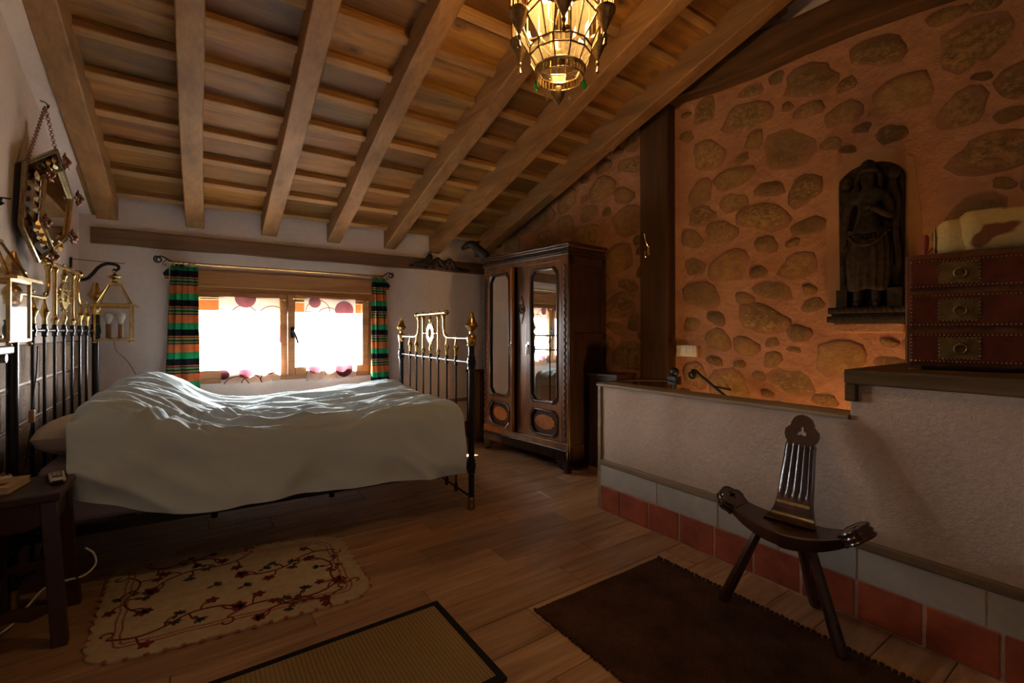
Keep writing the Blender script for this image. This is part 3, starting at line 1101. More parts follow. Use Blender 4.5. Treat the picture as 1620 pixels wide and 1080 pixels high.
# ------------------------------------------------------------------ bed
BL, BW = 2.29, 1.55
BRZ = math.atan2(-0.13, 2.29)
BLOC = (-0.655, 3.0, 0)
bed = thing('brass_bed', 'black iron bed with brass scrollwork head and foot rails', 'bed', BLOC, BRZ)
def end_frame(x, dz, foot):
    pre = 'foot' if foot else 'head'
    for y in (0.0, BW):
        p = MB()
        p.cyl((x, y, 0.07), (x, y, 1.145 + dz), 0.021, n=14)
        for zc in (1.03 + dz, 0.305):
            p.lathe([(0.021, -0.05), (0.030, -0.045), (0.026, -0.03), (0.032, -0.012), (0.032, 0.012), (0.026, 0.03), (0.030, 0.045), (0.021, 0.05)], (x, y, zc), n=14)
        po_ = p.build('bed_post', M['black'], bed, smooth=40)
        q = MB()
        z = 1.145 + dz
        q.lathe([(0.022, 0), (0.030, 0.004), (0.027, 0.016), (0.030, 0.022), (0.033, 0.045), (0.033, 0.065), (0.026, 0.078), (0.015, 0.088), (0.014, 0.105), (0.024, 0.118),
                 (0.043, 0.138), (0.047, 0.146), (0.043, 0.154), (0.034, 0.168), (0.024, 0.195), (0.017, 0.220), (0.014, 0.236), (0.003, 0.240)], (x, y, z), n=18)
        q.build('finial', M['brass'], po_, smooth=40)
        q = MB()
        q.lathe([(0.012, 0.0), (0.026, 0.006), (0.030, 0.022), (0.022, 0.042), (0.024, 0.05), (0.024, 0.085), (0.021, 0.09)], (x, y, 0), n=14)
        q.build('post_foot', M['brass_dark'], po_, smooth=40)
    MB().cyl((x, 0, 1.03 + dz), (x, BW, 1.03 + dz), 0.0085, n=10).build('cross_bar', M['black'], bed, smooth=50)
    MB().cyl((x, 0, 0.085), (x, BW, 0.085), 0.0085, n=10).build('cross_bar', M['black'], bed, smooth=50)
    MB().box(x - 0.02, x + 0.02, 0.0, BW, 0.285, 0.325).build('end_rail', M['black'], bed, bevel=0.003)
    yc = BW / 2
    for i in range(7):
        y = yc + (i - 3) * 0.172
        s_ = MB()
        s_.cyl((x, y, 0.085), (x, y, 1.03 + dz), 0.0075, n=8)
        for zc in (1.03 + dz, 0.085):
            s_.lathe([(0.008, -0.035), (0.013, -0.028), (0.011, -0.018), (0.017, 0.0), (0.011, 0.018), (0.013, 0.028), (0.008, 0.035)], (x, y, zc), n=10)
        so_ = s_.build('spindle', M['black'], bed, smooth=40)
        q = MB()
        z = 1.06 + dz
        if i in (0, 1, 5, 6):
            q.lathe([(0.007, 0), (0.011, 0.01), (0.009, 0.03), (0.015, 0.05), (0.021, 0.068), (0.013, 0.085), (0.011, 0.10), (0.006, 0.125), (0.006, 0.15)], (x, y, z), n=12)
            q.sphere((x, y, z + 0.165), 0.008, 8, 5)
        elif i in (2, 4):
            q.lathe([(0.008, 0), (0.016, 0.02), (0.019, 0.03), (0.011, 0.045), (0.010, 0.06), (0.010, 0.28), (0.012, 0.295), (0.017, 0.31), (0.010, 0.325)], (x, y, z), n=12)
            q.sphere((x, y, z + 0.355), 0.008, 8, 5)
        else:
            q.lathe([(0.006, 0), (0.009, 0.02), (0.016, 0.045), (0.008, 0.065), (0.006, 0.095)], (x, y, z), n=12)
            q.build('brass_turning', M['brass'], so_, smooth=40)
            q = MB()
            q.lathe([(0.006, 0.255), (0.009, 0.27), (0.017, 0.292), (0.009, 0.312), (0.006, 0.33)], (x, y, z), n=12)
            q.sphere((x, y, z + 0.355), 0.008, 8, 5)
        q.build('brass_turning', M['brass'], so_, smooth=40)
    tb_ = MB()
    tb_.cyl((x, yc - 0.33, 1.398 + dz), (x, yc + 0.33, 1.398 + dz), 0.011, n=12)
    for sg in (-1, 1):
        tb_.sphere((x, yc + sg * 0.335, 1.398 + dz), 0.021, 12, 8)
    tb_.build('top_bar', M['brass'], bed, smooth=50)
    for sg in (-1, 1):
        path = [(x, yc + sg * 0.285, 1.39 + dz), (x, yc + sg * 0.285, 1.33 + dz), (x, yc + sg * 0.288, 1.27 + dz), (x, yc + sg * 0.312, 1.222 + dz), (x, yc + sg * 0.37, 1.202 + dz), (x, yc + sg * 0.48, 1.200 + dz), (x, yc + sg * BW / 2, 1.200 + dz)]
        q = MB()
        q.tube(smoothpath(path, 6), 0.0105, 10)
        q.lathe([(0.011, -0.04), (0.018, -0.015), (0.014, 0.0)], (x, yc + sg * 0.285, 1.385 + dz), n=12)
        q.build('scroll_tube', M['brass'], bed, smooth=50)
    md = MB()
    cz = 1.235 + dz
    R0 = [(math.cos(2 * PI * k / 28) * 0.078, math.sin(2 * PI * k / 28) * 0.078) for k in range(28)]
    R1 = [(math.cos(2 * PI * k / 28) * 0.040, math.sin(2 * PI * k / 28) * 0.040) for k in range(28)]
    T = Matrix.Translation((x, yc, cz)) @ YZ
    md.holed(R0, [R1], T, -0.007, 0.007)
    for k in range(8):
        a = 2 * PI * (k + 0.5) / 8
        md.cyl((x, yc + 0.075 * math.cos(a), cz + 0.075 * math.sin(a)), (x, yc + 0.09 * math.cos(a), cz + 0.09 * math.sin(a)), 0.005, n=6)
        md.sphere((x, yc + 0.096 * math.cos(a), cz + 0.096 * math.sin(a)), 0.008, 8, 5)
        md.sphere((x, yc + 0.040 * math.cos(a), cz + 0.040 * math.sin(a)), 0.010, 6, 4)
    for sg in (-1, 1):
        md.cyl((x, yc + sg * 0.078, cz), (x, yc + sg * 0.172, cz), 0.008, n=8)
        md.torus((x, yc + sg * 0.12, cz), 0.010, 0.004, (0, 1, 0), 10, 5)
    md.build('medallion', M['brass'], bed, smooth=50)
end_frame(0.0, 0.225, False)
end_frame(BL, 0.0, True)
for y in (0.0, BW):
    MB().box(0.0, BL, y - 0.018, y + 0.018, 0.285, 0.335).build('side_rail', M['black'], bed, bevel=0.003)
mid = MB()
for k in range(8):
    mid.box(0.05 + 0.3 * k, 0.12 + 0.3 * k, 0.0, BW, 0.30, 0.318)
mid.build('bed_slats', M['black'], bed)
for x_ in (0.75, 1.5):
    MB().cyl((x_, BW / 2, 0), (x_, BW / 2, 0.30), 0.02).build('centre_leg', M['black'], bed)

Bm = Matrix.Translation(BLOC) @ Matrix.Rotation(BRZ, 4, 'Z')
mt = MB()
mt.box(0.06, BL - 0.06, 0.035, BW - 0.05, 0.325, 0.615)
mo = mt.build('mattress', M['sheet'], None, bevel=0.05, seg=4)
mo.location = BLOC
mo.rotation_euler = (0, 0, BRZ)
tag(mo, 'thick mattress in a lilac fitted sheet on the black iron bed', 'mattress')

# crumpled duvet
def nz(x, y, z=0.0):
    return noise.noise(Vector((x, y, z)))
def wrinkle(x, y):
    # long folds running head to foot, pulled together near the head
    a = -0.20 + 0.20 * nz(x * 0.8, y * 0.8, 4.0)
    u = x * math.cos(a) + y * math.sin(a)
    v = -x * math.sin(a) + y * math.cos(a)
    r1 = 1 - abs(nz(u * 1.1, v * 5.0 + 0.6 * nz(u * 1.5, v * 2), 1.0)) * 2
    r2 = 1 - abs(nz(u * 2.4 + 7, v * 11.0, 2.0)) * 2
    r3 = nz(u * 6, v * 20, 3.0)
    # radiating creases by the pillow
    dx, dy = x - 0.62, y - 0.25
    rr = math.hypot(dx, dy)
    th = math.atan2(dy, dx)
    r4 = (1 - abs(nz(th * 2.2, rr * 0.9, 8.0)) * 2) * math.exp(-((rr - 0.35) / 0.35) ** 2)
    return 0.050 * r1 + 0.032 * r2 + 0.008 * r3 + 0.044 * r4
def topz(x, y):
    zt = 0.665 + 0.035 * sstep(1.2, 2.1, x)
    hump = math.exp(-((x - 0.33) / 0.30) ** 2)
    zt += hump * (0.12 + 0.09 * sstep(0.1, 1.0, y))
    zt += 0.06 * math.exp(-((x - 0.2) / 0.2) ** 2) * (1 - sstep(0.0, 0.5, y))
    zt -= 0.03 * math.exp(-((x - 0.95) / 0.25) ** 2)
    zt += 0.035 * math.exp(-((x - 2.05) / 0.22) ** 2 - ((y - 1.25) / 0.25) ** 2)
    return zt
def roundover(o, r):
    if o <= 0:
        return 0.0, 0.0
    if o < r * PI / 2:
        return r * math.sin(o / r), r * (1 - math.cos(o / r))
    return r, r + (o - r * PI / 2)
def duvet_pt(u, v):
    x0, x1 = 0.255, 2.12
    near, far = 0.06, BW - 0.06
    # sheet coordinates
    pn = 0.45 + 0.0 * u
    p = x0 - 0.30 + u * (x1 - x0 + 0.30 + 0.42)
    q = near - pn + v * (far - near + pn + 0.20)
    ox = p - x1
    lx, dxn = roundover(ox, 0.10)
    hx, dh = roundover(x0 - p, 0.07)
    x = min(max(p, x0), x1) + lx - hx
    oy = near - q
    ly, dyn = roundover(oy, 0.09)
    fy, dyf = roundover(q - far, 0.08)
    y = min(max(q, near), far) - ly + fy
    xt = min(max(p, x0), x1)
    yt = min(max(q, near), far)
    z = topz(xt, yt)
    wr_ = wrinkle(p, q)
    top_w = 1 - sstep(0.05, 0.2, max(dxn, dyn))
    z += wr_ * (0.35 + 0.65 * top_w) * (1 if max(dxn, dyn) < 0.12 else 0.3)
    # hem heights
    low = 0.33 - 0.045 * sstep(0.9, 2.2, p) + 0.16 * math.exp(-((p - 0.12) / 0.32) ** 2)
    drop = max(dyn, 0)
    if dyn > 0:
        full = z - low
        scale = full / (pn - 0.09 * PI / 2 + 0.09)
        drop = dyn * scale
    d2 = max(drop, dxn * 0.98, dyf, dh)
    z = max(z - d2, low + 0.0)
    if dyn > 0.03:
        k_ = sstep(0.03, 0.3, dyn)
        fold = 0.060 * nz(p * 2.6 + dyn * 2.2, dyn * 1.2, 12.0) + 0.032 * nz(p * 6.5 + dyn * 4.0, dyn * 2, 15.0)
        rg = 1 - abs(nz(p * 2.2 - dyn * 3.6, dyn * 1.4 + p * 0.8, 31.0)) * 2
        rg2 = 1 - abs(nz(p * 5.0 - dyn * 6.0, dyn * 2.0 + p * 1.5, 37.0)) * 2
        fold += 0.026 * rg + 0.010 * rg2
        flare = 0.055 * math.exp(-((p - 0.55) / 0.45) ** 2)
        y -= k_ * (fold + 0.012 + flare * dyn / 0.45)
    if dxn > 0.03:
        k_ = sstep(0.03, 0.3, dxn)
        x += k_ * (0.015 * nz(q * 4, dxn * 2, 21.0)) - 0.10 * k_ * sstep(0.0, 0.4, dyn)
        x = min(x, BL - 0.035)
    # head end pulled in on the near side
    x += 0.05 * sstep(0.1, 0.45, dyn) * math.exp(-((p - 0.1) / 0.3) ** 2) * 0.6
    return (x, y, z)
dv = MB().grid(duvet_pt, 240, 190)
do = dv.build('duvet', M['duvet'], None, smooth=180)
do.location = BLOC
do.rotation_euler = (0, 0, BRZ)
tag(do, 'crumpled pale mint duvet draped over the black iron bed', 'duvet')

def cushion(nm, loc, rot, size, mat, puff=1.0):
    sx, sy, sz = size
    def side(s):
        def fn(u, v):
            a, b_ = u * 2 - 1, v * 2 - 1
            ed = (1 - abs(a) ** 2.6) * (1 - abs(b_) ** 2.6)
            pin = 1 - 0.06 * (abs(a) ** 2 * (1 - abs(b_)) + abs(b_) ** 2 * (1 - abs(a)))
            w_ = 0.06 * nz(a * 2.0 + loc[0] * 9, b_ * 2.0, s * 3.0)
            return (a * sx / 2 * pin, b_ * sy / 2 * pin, s * sz / 2 * (max(ed, 0) ** 0.36) * (1 + w_))
        return fn
    q = MB()
    q.grid(side(1), 28, 20)
    q.grid(side(-1), 28, 20)
    return q.build(nm, mat, None, smooth=180, loc=loc, rot=rot)
def bedpt(x, y, z):
    return tuple(Bm @ Vector((x, y, z)))
pl1 = cushion('pillow', bedpt(0.225, 0.32, 0.72), (0.0, 0.10, BRZ + PI / 2), (0.62, 0.36, 0.21), M['pillow'])
tag(pl1, 'beige pillow poking out from under the duvet next to the bedside table', 'pillow')

# ------------------------------------------------------------------ wardrobe
# local frame: x runs along the front from its right-hand end to its left-hand end, +y faces the room
wd = thing('wardrobe', 'tall carved walnut wardrobe with two octagonal mirror doors', 'wardrobe', (2.725, 3.085, 0), math.radians(95.5))
WW, WD, WH = 1.22, 0.50, 2.03
M['walnut_side'] = wood('wardrobe_side_shaded', (0.055, 0.021, 0.009), (0.018, 0.008, 0.004), 0.5, axis=2, freq=6, stretch=0.15, var=0.1, bump=0.06, spec=0.25)  # darker than the front: weaker lamplight on this side put into the colour
c_ = MB()
c_.box(0.0, 0.028, -WD, 0, 0.10, 1.93)
c_.box(WW - 0.028, WW, -WD, 0, 0.10, 1.93)
c_.box(0.028, WW - 0.028, -WD, -WD + 0.012, 0.15, 1.93)
c_.box(0.028, WW - 0.028, -WD, -0.01, 0.20, 0.225)
c_.box(0.028, WW - 0.028, -WD, -0.01, 1.90, 1.93)
c_.box(0.028, WW - 0.028, -WD + 0.02, -0.06, 1.55, 1.57)
c_.build('carcass', M['walnut_dark'], wd, bevel=0.003)
# right-hand side: frame and two panels
sd = MB()
for (y0, y1, z0, z1) in ((-WD, -WD + 0.06, 0.10, 1.92), (-0.06, 0.0, 0.10, 1.92), (-WD, 0, 1.84, 1.92), (-WD, 0, 0.10, 0.24), (-WD, 0, 1.17, 1.235)):
    sd.box(-0.012, 0.002, y0, y1, z0, z1)
sd.build('side_frame', M['walnut_dark'], wd, bevel=0.004)
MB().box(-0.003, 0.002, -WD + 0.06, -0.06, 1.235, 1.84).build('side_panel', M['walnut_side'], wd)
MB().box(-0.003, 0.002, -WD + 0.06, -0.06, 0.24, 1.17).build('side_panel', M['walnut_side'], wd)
# front posts, head rail, bottom rail, middle panel
fp = MB()
fp.box(0.0, 0.075, -0.02, 0.006, 0.20, 1.92)
fp.box(WW - 0.055, WW, -0.02, 0.006, 0.20, 1.92)
fp.box(0.0, WW, -0.02, 0.004, 1.88, 1.93)
fp.box(0.0, WW, -0.02, 0.014, 0.195, 0.262)
fp.build('face_frame', M['walnut'], wd, bevel=0.004)
MB().box(0.540, 0.685, -0.02, 0.002, 0.262, 1.88).build('centre_panel', M['walnut'], wd, bevel=0.004)
# rope carving up both corner posts
for xc in (0.033, WW - 0.027):
    q = MB()
    for k in range(52):
        z = 0.30 + k * 0.030
        q.lathe([(0.0035, -0.018), (0.008, -0.008), (0.008, 0.008), (0.0035, 0.018)], (xc + 0.006 * (1 if k % 2 else -1), 0.010, z), (0.35 * (1 if k % 2 else -1), 0, 1), 6)
    stuff(q.build('rope_carving', M['walnut_dark'], wd, smooth=60))
# cornice: mouldings, beads and frieze
co = MB()
co.box(-0.015, WW + 0.015, -WD, 0.018, 1.925, 1.945)
co.box(-0.006, WW + 0.006, -WD, 0.010, 1.945, 1.985)
co.box(-0.024, WW + 0.024, -WD, 0.028, 1.985, 2.005)
co.box(-0.035, WW + 0.035, -WD, 0.040, 2.005, 2.03)
co.build('cornice', M['walnut_dark'], wd, bevel=0.005)
q = MB()
for k in range(62):
    q.sphere((-0.01 + k * 0.0203, 0.036, 1.996), 0.0085, 6, 4)
for k in range(24):
    q.sphere((-0.030, 0.03 - k * 0.022, 1.996), 0.0085, 6, 4)
stuff(q.build('bead_row', M['walnut'], wd, smooth=180))
q = MB()
for k in range(30):
    q.torus((0.03 + k * 0.040, 0.012, 1.965), 0.014, 0.004, (0, 1, 0), 10, 5, 1.3)
    q.sphere((0.03 + k * 0.040, 0.012, 1.965), 0.006, 6, 4)
stuff(q.build('frieze_carving', M['walnut_dark'], wd, smooth=180))
# plinth with fluted apron, fan brackets and feet
MB().box(-0.012, WW + 0.012, -0.03, 0.022, 0.190, 0.205).build('plinth_moulding', M['walnut_dark'], wd, bevel=0.004)
q = MB()
q.box(0.0, WW, -0.02, 0.010, 0.115, 0.192)
for k in range(50):
    x = 0.012 + k * (WW - 0.024) / 49
    q.cyl((x, 0.010, 0.112), (x, 0.010, 0.188), 0.0095, n=8)
q.build('fluted_apron', M['walnut_dark'], wd, smooth=40)
q = MB()
q.box(-0.002, 0.02, -WD, 0.0, 0.115, 0.192)
q.build('side_apron', M['walnut_dark'], wd)
for (xa, sg) in ((0.0, 1), (WW, -1)):
    f = MB()
    f.box(min(xa, xa + sg * 0.052), max(xa, xa + sg * 0.052), -0.045, 0.012, 0.0, 0.12)
    f.build('foot', M['walnut_dark'], wd, bevel=0.006)
    f = MB()
    for k in range(7):
        a = math.radians(3 + k * 14)
        cx, cz = xa + sg * 0.052, 0.112
        f.cyl((cx, 0.004, cz), (cx + sg * 0.085 * math.cos(a), 0.004, cz - 0.085 * math.sin(a)), 0.004, 0.0105, 6)
    f.build('fan_bracket', M['walnut_dark'], wd, smooth=40)
    MB().box(min(xa, xa + sg * 0.05), max(xa, xa + sg * 0.05), -WD, -WD + 0.05, 0.0, 0.12).build('foot', M['walnut_dark'], wd)
def octo(x0, x1, z0, z1, c):
    return [(x0 + c, z0), (x1 - c, z0), (x1, z0 + c), (x1, z1 - c), (x1 - c, z1), (x0 + c, z1), (x0, z1 - c), (x0, z0 + c)]
def beads(q, poly, w, r, step):
    for i in range(len(poly)):
        a, b_ = Vector((poly[i][0], poly[i][1])), Vector((poly[(i + 1) % len(poly)][0], poly[(i + 1) % len(poly)][1]))
        ln = (b_ - a).length
        n_ = max(1, int(ln / step))
        for k in range(n_):
            p = a + (b_ - a) * ((k + 0.5) / n_)
            q.sphere((p.x, w, p.y), r, 6, 4)
def door(xa, xb, hinge_x, ang, handle_side):
    """door between xa and xb; own origin on the hinge line"""
    d = bpy.data.objects.new('door', None)
    col.objects.link(d)
    d.parent = wd
    d.location = (hinge_x, 0, 0)
    d.rotation_euler = (0, 0, ang)
    a, b_ = xa - hinge_x, xb - hinge_x
    z0, z1 = 0.265, 1.878
    rect = [(a, z0), (b_, z0), (b_, z1), (a, z1)]
    m0 = (a + 0.052, b_ - 0.052, 0.60, 1.825)
    p0 = (a + 0.052, b_ - 0.052, 0.300, 0.525)
    mp_ = octo(*m0, 0.062)
    pp_ = octo(*p0, 0.062)
    q = MB()
    q.holed(rect, [mp_, pp_], XZ, -0.022, 0.004)
    q.build('door_frame', M['walnut'], d)
    for poly, nm in ((mp_, 'mirror_moulding'), (pp_, 'panel_moulding')):
        q = MB()
        pts = [(x, 0.004, z) for x, z in poly]
        q.tube(pts, 0.011, 8, closed=True)
        inner = [(m_[0] * 0.95 + 0.05 * (a + b_) / 2, m_[1]) for m_ in poly]
        beads(q, inner, 0.008, 0.0055, 0.014)
        # corner spandrels
        cz = [min(p[1] for p in poly), max(p[1] for p in poly)]
        cx = [min(p[0] for p in poly), max(p[0] for p in poly)]
        for xx in (0, 1):
            for zz in (0, 1):
                sx = 1 if xx == 0 else -1
                sz = 1 if zz == 0 else -1
                q.tube([(cx[xx] - 0.006 * sx, 0.004, cz[zz] + 0.062 * sz), (cx[xx] + 0.062 * sx, 0.004, cz[zz] - 0.006 * sz)], 0.013, 6)
                q.tube([(cx[xx] - 0.006 * sx, 0.004, cz[zz] + 0.035 * sz), (cx[xx] + 0.035 * sx, 0.004, cz[zz] - 0.006 * sz)], 0.008, 6)
        q.build(nm, M['walnut_dark'], d, smooth=50)
    q = MB()
    q.prism(octo(m0[0] - 0.004, m0[1] + 0.004, m0[2] - 0.004, m0[3] + 0.004, 0.062), XZ, -0.014, -0.008)
    q.build('mirror', M['mirror'], d)
    q = MB()
    q.prism(octo(p0[0] - 0.004, p0[1] + 0.004, p0[2] - 0.004, p0[3] + 0.004, 0.062), XZ, -0.016, -0.010)
    q.build('lower_panel', M['walnut_dark'], d)
    q = MB()
    cx, cz = (p0[0] + p0[1]) / 2, (p0[2] + p0[3]) / 2
    q.prism([(cx + 0.13 * math.cos(2 * PI * k / 24) * (1 + 0.08 * math.sin(3 * k)), cz + 0.068 * math.sin(2 * PI * k / 24)) for k in range(24)], XZ, -0.011, -0.008)
    q.build('burl_inlay', M['burl'], d)
    hx = (b_ - 0.020) if handle_side > 0 else (a + 0.020)
    q = MB()
    q.lathe([(0.012, 0), (0.012, 0.004), (0.006, 0.02), (0.009, 0.026)], (hx, 0.004, 1.115), (0, 1, 0), 10)
    q.tube([(hx - 0.013, 0.024, 1.105), (hx - 0.015, 0.024, 1.075), (hx - 0.012, 0.026, 1.03), (hx + 0.012, 0.026, 1.03), (hx + 0.015, 0.024, 1.075), (hx + 0.013, 0.024, 1.105)], 0.0045, 7, closed=True)
    q.prism([(hx - 0.014, 1.13), (hx, 1.155), (hx + 0.014, 1.13), (hx + 0.010, 1.10), (hx - 0.010, 1.10)], XZ, 0.004, 0.009)
    q.build('drop_handle', M['nickel'], d, smooth=40)
    return d
M['nickel'] = plain('worn_nickel', (0.62, 0.52, 0.40), 0.22, 1.0)
door(0.078, 0.538, 0.078, 0.0, 1)
door(0.687, 1.163, 1.163, math.radians(-7.0), -1)
# carved rosette on the middle panel
q = MB()
q.torus((0.613, 0.004, 1.465), 0.040, 0.009, (0, 1, 0), 22, 8, 1.0)
q.torus((0.613, 0.004, 1.465), 0.022, 0.006, (0, 1, 0), 18, 6)
q.sphere((0.613, 0.004, 1.465), 0.013, 10, 6)
q.prism([(0.583, 1.51), (0.613, 1.595), (0.643, 1.51)], XZ, 0.0, 0.012)
q.prism([(0.583, 1.42), (0.643, 1.42), (0.613, 1.325)], XZ, 0.0, 0.012)
q.build('rosette', M['walnut_dark'], wd, smooth=40)
# folded-down cabinet behind the parapet, right of the wardrobe
bx2 = thing('side_chest', 'low dark wooden chest between the wardrobe and the white parapet', 'chest', (2.96, 2.74, 0), math.radians(97))
MB().box(0, 0.30, -0.26, 0.0, 0.06, 0.86).build('body', M['walnut_dark'], bx2, bevel=0.004)
MB().box(-0.012, 0.31, -0.27, 0.014, 0.86, 0.885).build('top', M['walnut_dark'], bx2, bevel=0.004)
MB().box(0.02, 0.28, -0.001, 0.012, 0.12, 0.82).build('door_panel', M['walnut_dark'], bx2, bevel=0.005)
MB().box(0.0, 0.30, -0.24, 0.008, 0.0, 0.06).build('plinth', M['stair'], bx2, bevel=0.004)
# dark cupboard standing in the corner left of the wardrobe
cc = thing('corner_cupboard', 'low dark wooden cupboard in the corner between window wall and wardrobe', 'cupboard', (2.70, 4.56, 0), 0)
MB().box(0, 0.22, 0, 0.30, 0.0, 0.77).build('body', M['post'], cc, bevel=0.004)
MB().box(-0.012, 0.23, -0.012, 0.31, 0.77, 0.795).build('top', M['post'], cc, bevel=0.004)
MB().box(0.02, 0.20, -0.012, 0.004, 0.06, 0.38).build('door', M['post'], cc, bevel=0.005)
MB().box(0.02, 0.20, -0.012, 0.004, 0.41, 0.74).build('door', M['post'], cc, bevel=0.005)
MB().sphere((0.11, -0.02, 0.56), 0.012).build('knob', M['brass_dark'], cc, smooth=180)

# ------------------------------------------------------------------ pierced brass lantern hanging from the roof
CX_, CY_ = 1.27, 1.49
ch = thing('moroccan_lantern', 'glowing faceted brass and glass lantern hanging from the rafters', 'ceiling lamp', (CX_, CY_, 2.25))
M['amber'] = thin_glass('amber_lamp_glass', (1.0, 0.90, 0.66), 0.06, 0.14, (1.0, 0.80, 0.42))
M['leaf_green'] = thin_glass('green_lamp_glass', (0.15, 0.6, 0.2), 0.06, 0.3, (0.1, 0.5, 0.15))
FA = math.atan2(-0.766, -0.651) + math.radians(4)      # one column faces the viewer's side of the room
def pol(r, a, z):
    return Vector((r * math.cos(a), r * math.sin(a), z - 2.25))
def came(q, a, b_, r=0.0035):
    q.cyl(a, b_, r, n=5)
def pane(name, corners):
    q = MB().add(corners, [tuple(range(len(corners)))])
    o = q.build(name, M['amber'], ch)
    return o
NB = 12
cm = MB()
ang12 = [FA + PI / 12 + 2 * PI * k / NB for k in range(NB)]
levels = [(0.128, 2.420), (0.128, 2.385), (0.100, 2.335)]
for (r0, z0), (r1, z1) in zip(levels[:-1], levels[1:]):
    for k in range(NB):
        a, b_ = ang12[k], ang12[(k + 1) % NB]
        pane('pane', [pol(r0, a, z0), pol(r0, b_, z0), pol(r1, b_, z1), pol(r1, a, z1)])
        came(cm, pol(r0, a, z0), pol(r1, a, z1))
for r, z in levels:
    for k in range(NB):
        came(cm, pol(r, ang12[k], z), pol(r, ang12[(k + 1) % NB], z))
# sloping panes from the six-sided body down to the drum, and the body itself
RC = 0.195
hexa_ = [FA + PI / 3 * k for k in range(6)]
for k in range(6):
    a0, a1 = hexa_[k], hexa_[(k + 1) % 6]
    am = (a0 + a1) / 2 if a1 > a0 else (a0 + a1 + 2 * PI) / 2
    am = a0 + PI / 6
    zl, zm = 2.500, 2.535
    pL, pR, pM = pol(0.176, a0 + 0.16, zl), pol(0.176, a1 - 0.16, zl), pol(0.166, am, zm)
    d0, d1, dm = pol(0.128, am - PI / 12 - PI / 12, 2.42), pol(0.128, am + PI / 6, 2.42), None
    e0 = pol(0.128, am - PI / 12, 2.42)
    e1 = pol(0.128, am + PI / 12, 2.42)
    pane('pane', [pL, pM, pR, e1, e0])
    for aa, bb_ in ((pL, pM), (pM, pR), (pL, e0), (pR, e1), (pM, (e0 + e1) / 2)):
        came(cm, aa, bb_)
    # raised second chevron row
    pL2, pR2, pM2 = pol(0.176, a0 + 0.16, zl + 0.035), pol(0.176, a1 - 0.16, zl + 0.035), pol(0.170, am, zm + 0.035)
    pane('pane', [pL, pM, pM2, pL2])
    pane('pane', [pM, pR, pR2, pM2])
    for aa, bb_ in ((pL2, pM2), (pM2, pR2), (pL, pL2), (pR, pR2), (pM, pM2)):
        came(cm, aa, bb_)
    tL, tR = pol(0.176, a0 + 0.16, 2.88), pol(0.176, a1 - 0.16, 2.88)
    tM = pol(0.170, am, 2.88)
    pane('pane', [pL2, pM2, tM, tL])
    pane('pane', [pM2, pR2, tR, tM])
    for aa, bb_ in ((pL2, tL), (pR2, tR), (pM2, tM), (tL, tM), (tM, tR)):
        came(cm, aa, bb_)
    # column: half-round ribbed glass
    cc_ = pol(RC, a0, 2.60)
    cc_.z = 0
    colr = 0.034
    pts5 = [a0 + PI * (j - 2.5) / 5 for j in range(6)]
    for j in range(5):
        u0 = Vector((math.cos(pts5[j]), math.sin(pts5[j]), 0)) * colr + cc_
        u1 = Vector((math.cos(pts5[j + 1]), math.sin(pts5[j + 1]), 0)) * colr + cc_
        zb_, zt_ = 2.515 - 2.25, 2.88 - 2.25
        pane('pane', [u0 + Vector((0, 0, zb_)), u1 + Vector((0, 0, zb_)), u1 + Vector((0, 0, zt_)), u0 + Vector((0, 0, zt_))])
        came(cm, u0 + Vector((0, 0, zb_)), u0 + Vector((0, 0, zt_)))
    came(cm, u1 + Vector((0, 0, zb_)), u1 + Vector((0, 0, zt_)))
    # pendant cone with drop
    q = MB()
    o_ = (cc_.x, cc_.y, 2.515 - 2.25)
    q.lathe([(0.036, 0.012), (0.043, 0.006), (0.043, -0.006), (0.038, -0.012), (0.030, -0.032), (0.019, -0.056), (0.008, -0.078), (0.004, -0.088)], o_, n=12)
    q.lathe([(0.003, -0.085), (0.009, -0.092), (0.009, -0.102), (0.003, -0.108)], o_, n=8)
    q.lathe([(0.002, -0.106), (0.006, -0.122), (0.010, -0.136), (0.003, -0.142)], o_, n=8)
    q.build('pendant', M['brass_dark'], ch, smooth=50)
cm.build('came', M['brass_dark'], ch, smooth=60)
# pierced ring
q = MB()
for z in (2.300, 2.332):
    q.tube([pol(0.096, ang12[0] + 2 * PI * k / 36, z) for k in range(36)], 0.0032, 6, closed=True)
q.tube([pol(0.102, ang12[0] + 2 * PI * k / 36, 2.337) for k in range(36)], 0.0055, 6, closed=True)
for k in range(36):
    a = 2 * PI * k / 36
    q.cyl(pol(0.096, a, 2.300), pol(0.096, a, 2.332), 0.0042, n=5)
q.build('pierced_ring', M['brass'], ch, smooth=50)
for k in range(6):
    a = FA + PI / 6 + PI / 3 * k
    q = MB()
    c0 = pol(0.10, a, 2.275)
    q.lathe([(0.002, 0.024), (0.010, 0.010), (0.014, -0.004), (0.009, -0.016), (0.001, -0.022)], c0, n=10, sx=1.0, sy=0.5)
    q.build('glass_drop', M['leaf_green'] if k % 3 == 1 else M['glass'], ch, smooth=60)
q = MB()
q.lathe([(0.03, 0.02), (0.034, 0.01), (0.024, -0.02), (0.004, -0.05)], pol(0.12, FA + PI, 2.30), n=10)
q.build('pendant', M['brass_dark'], ch, smooth=50)
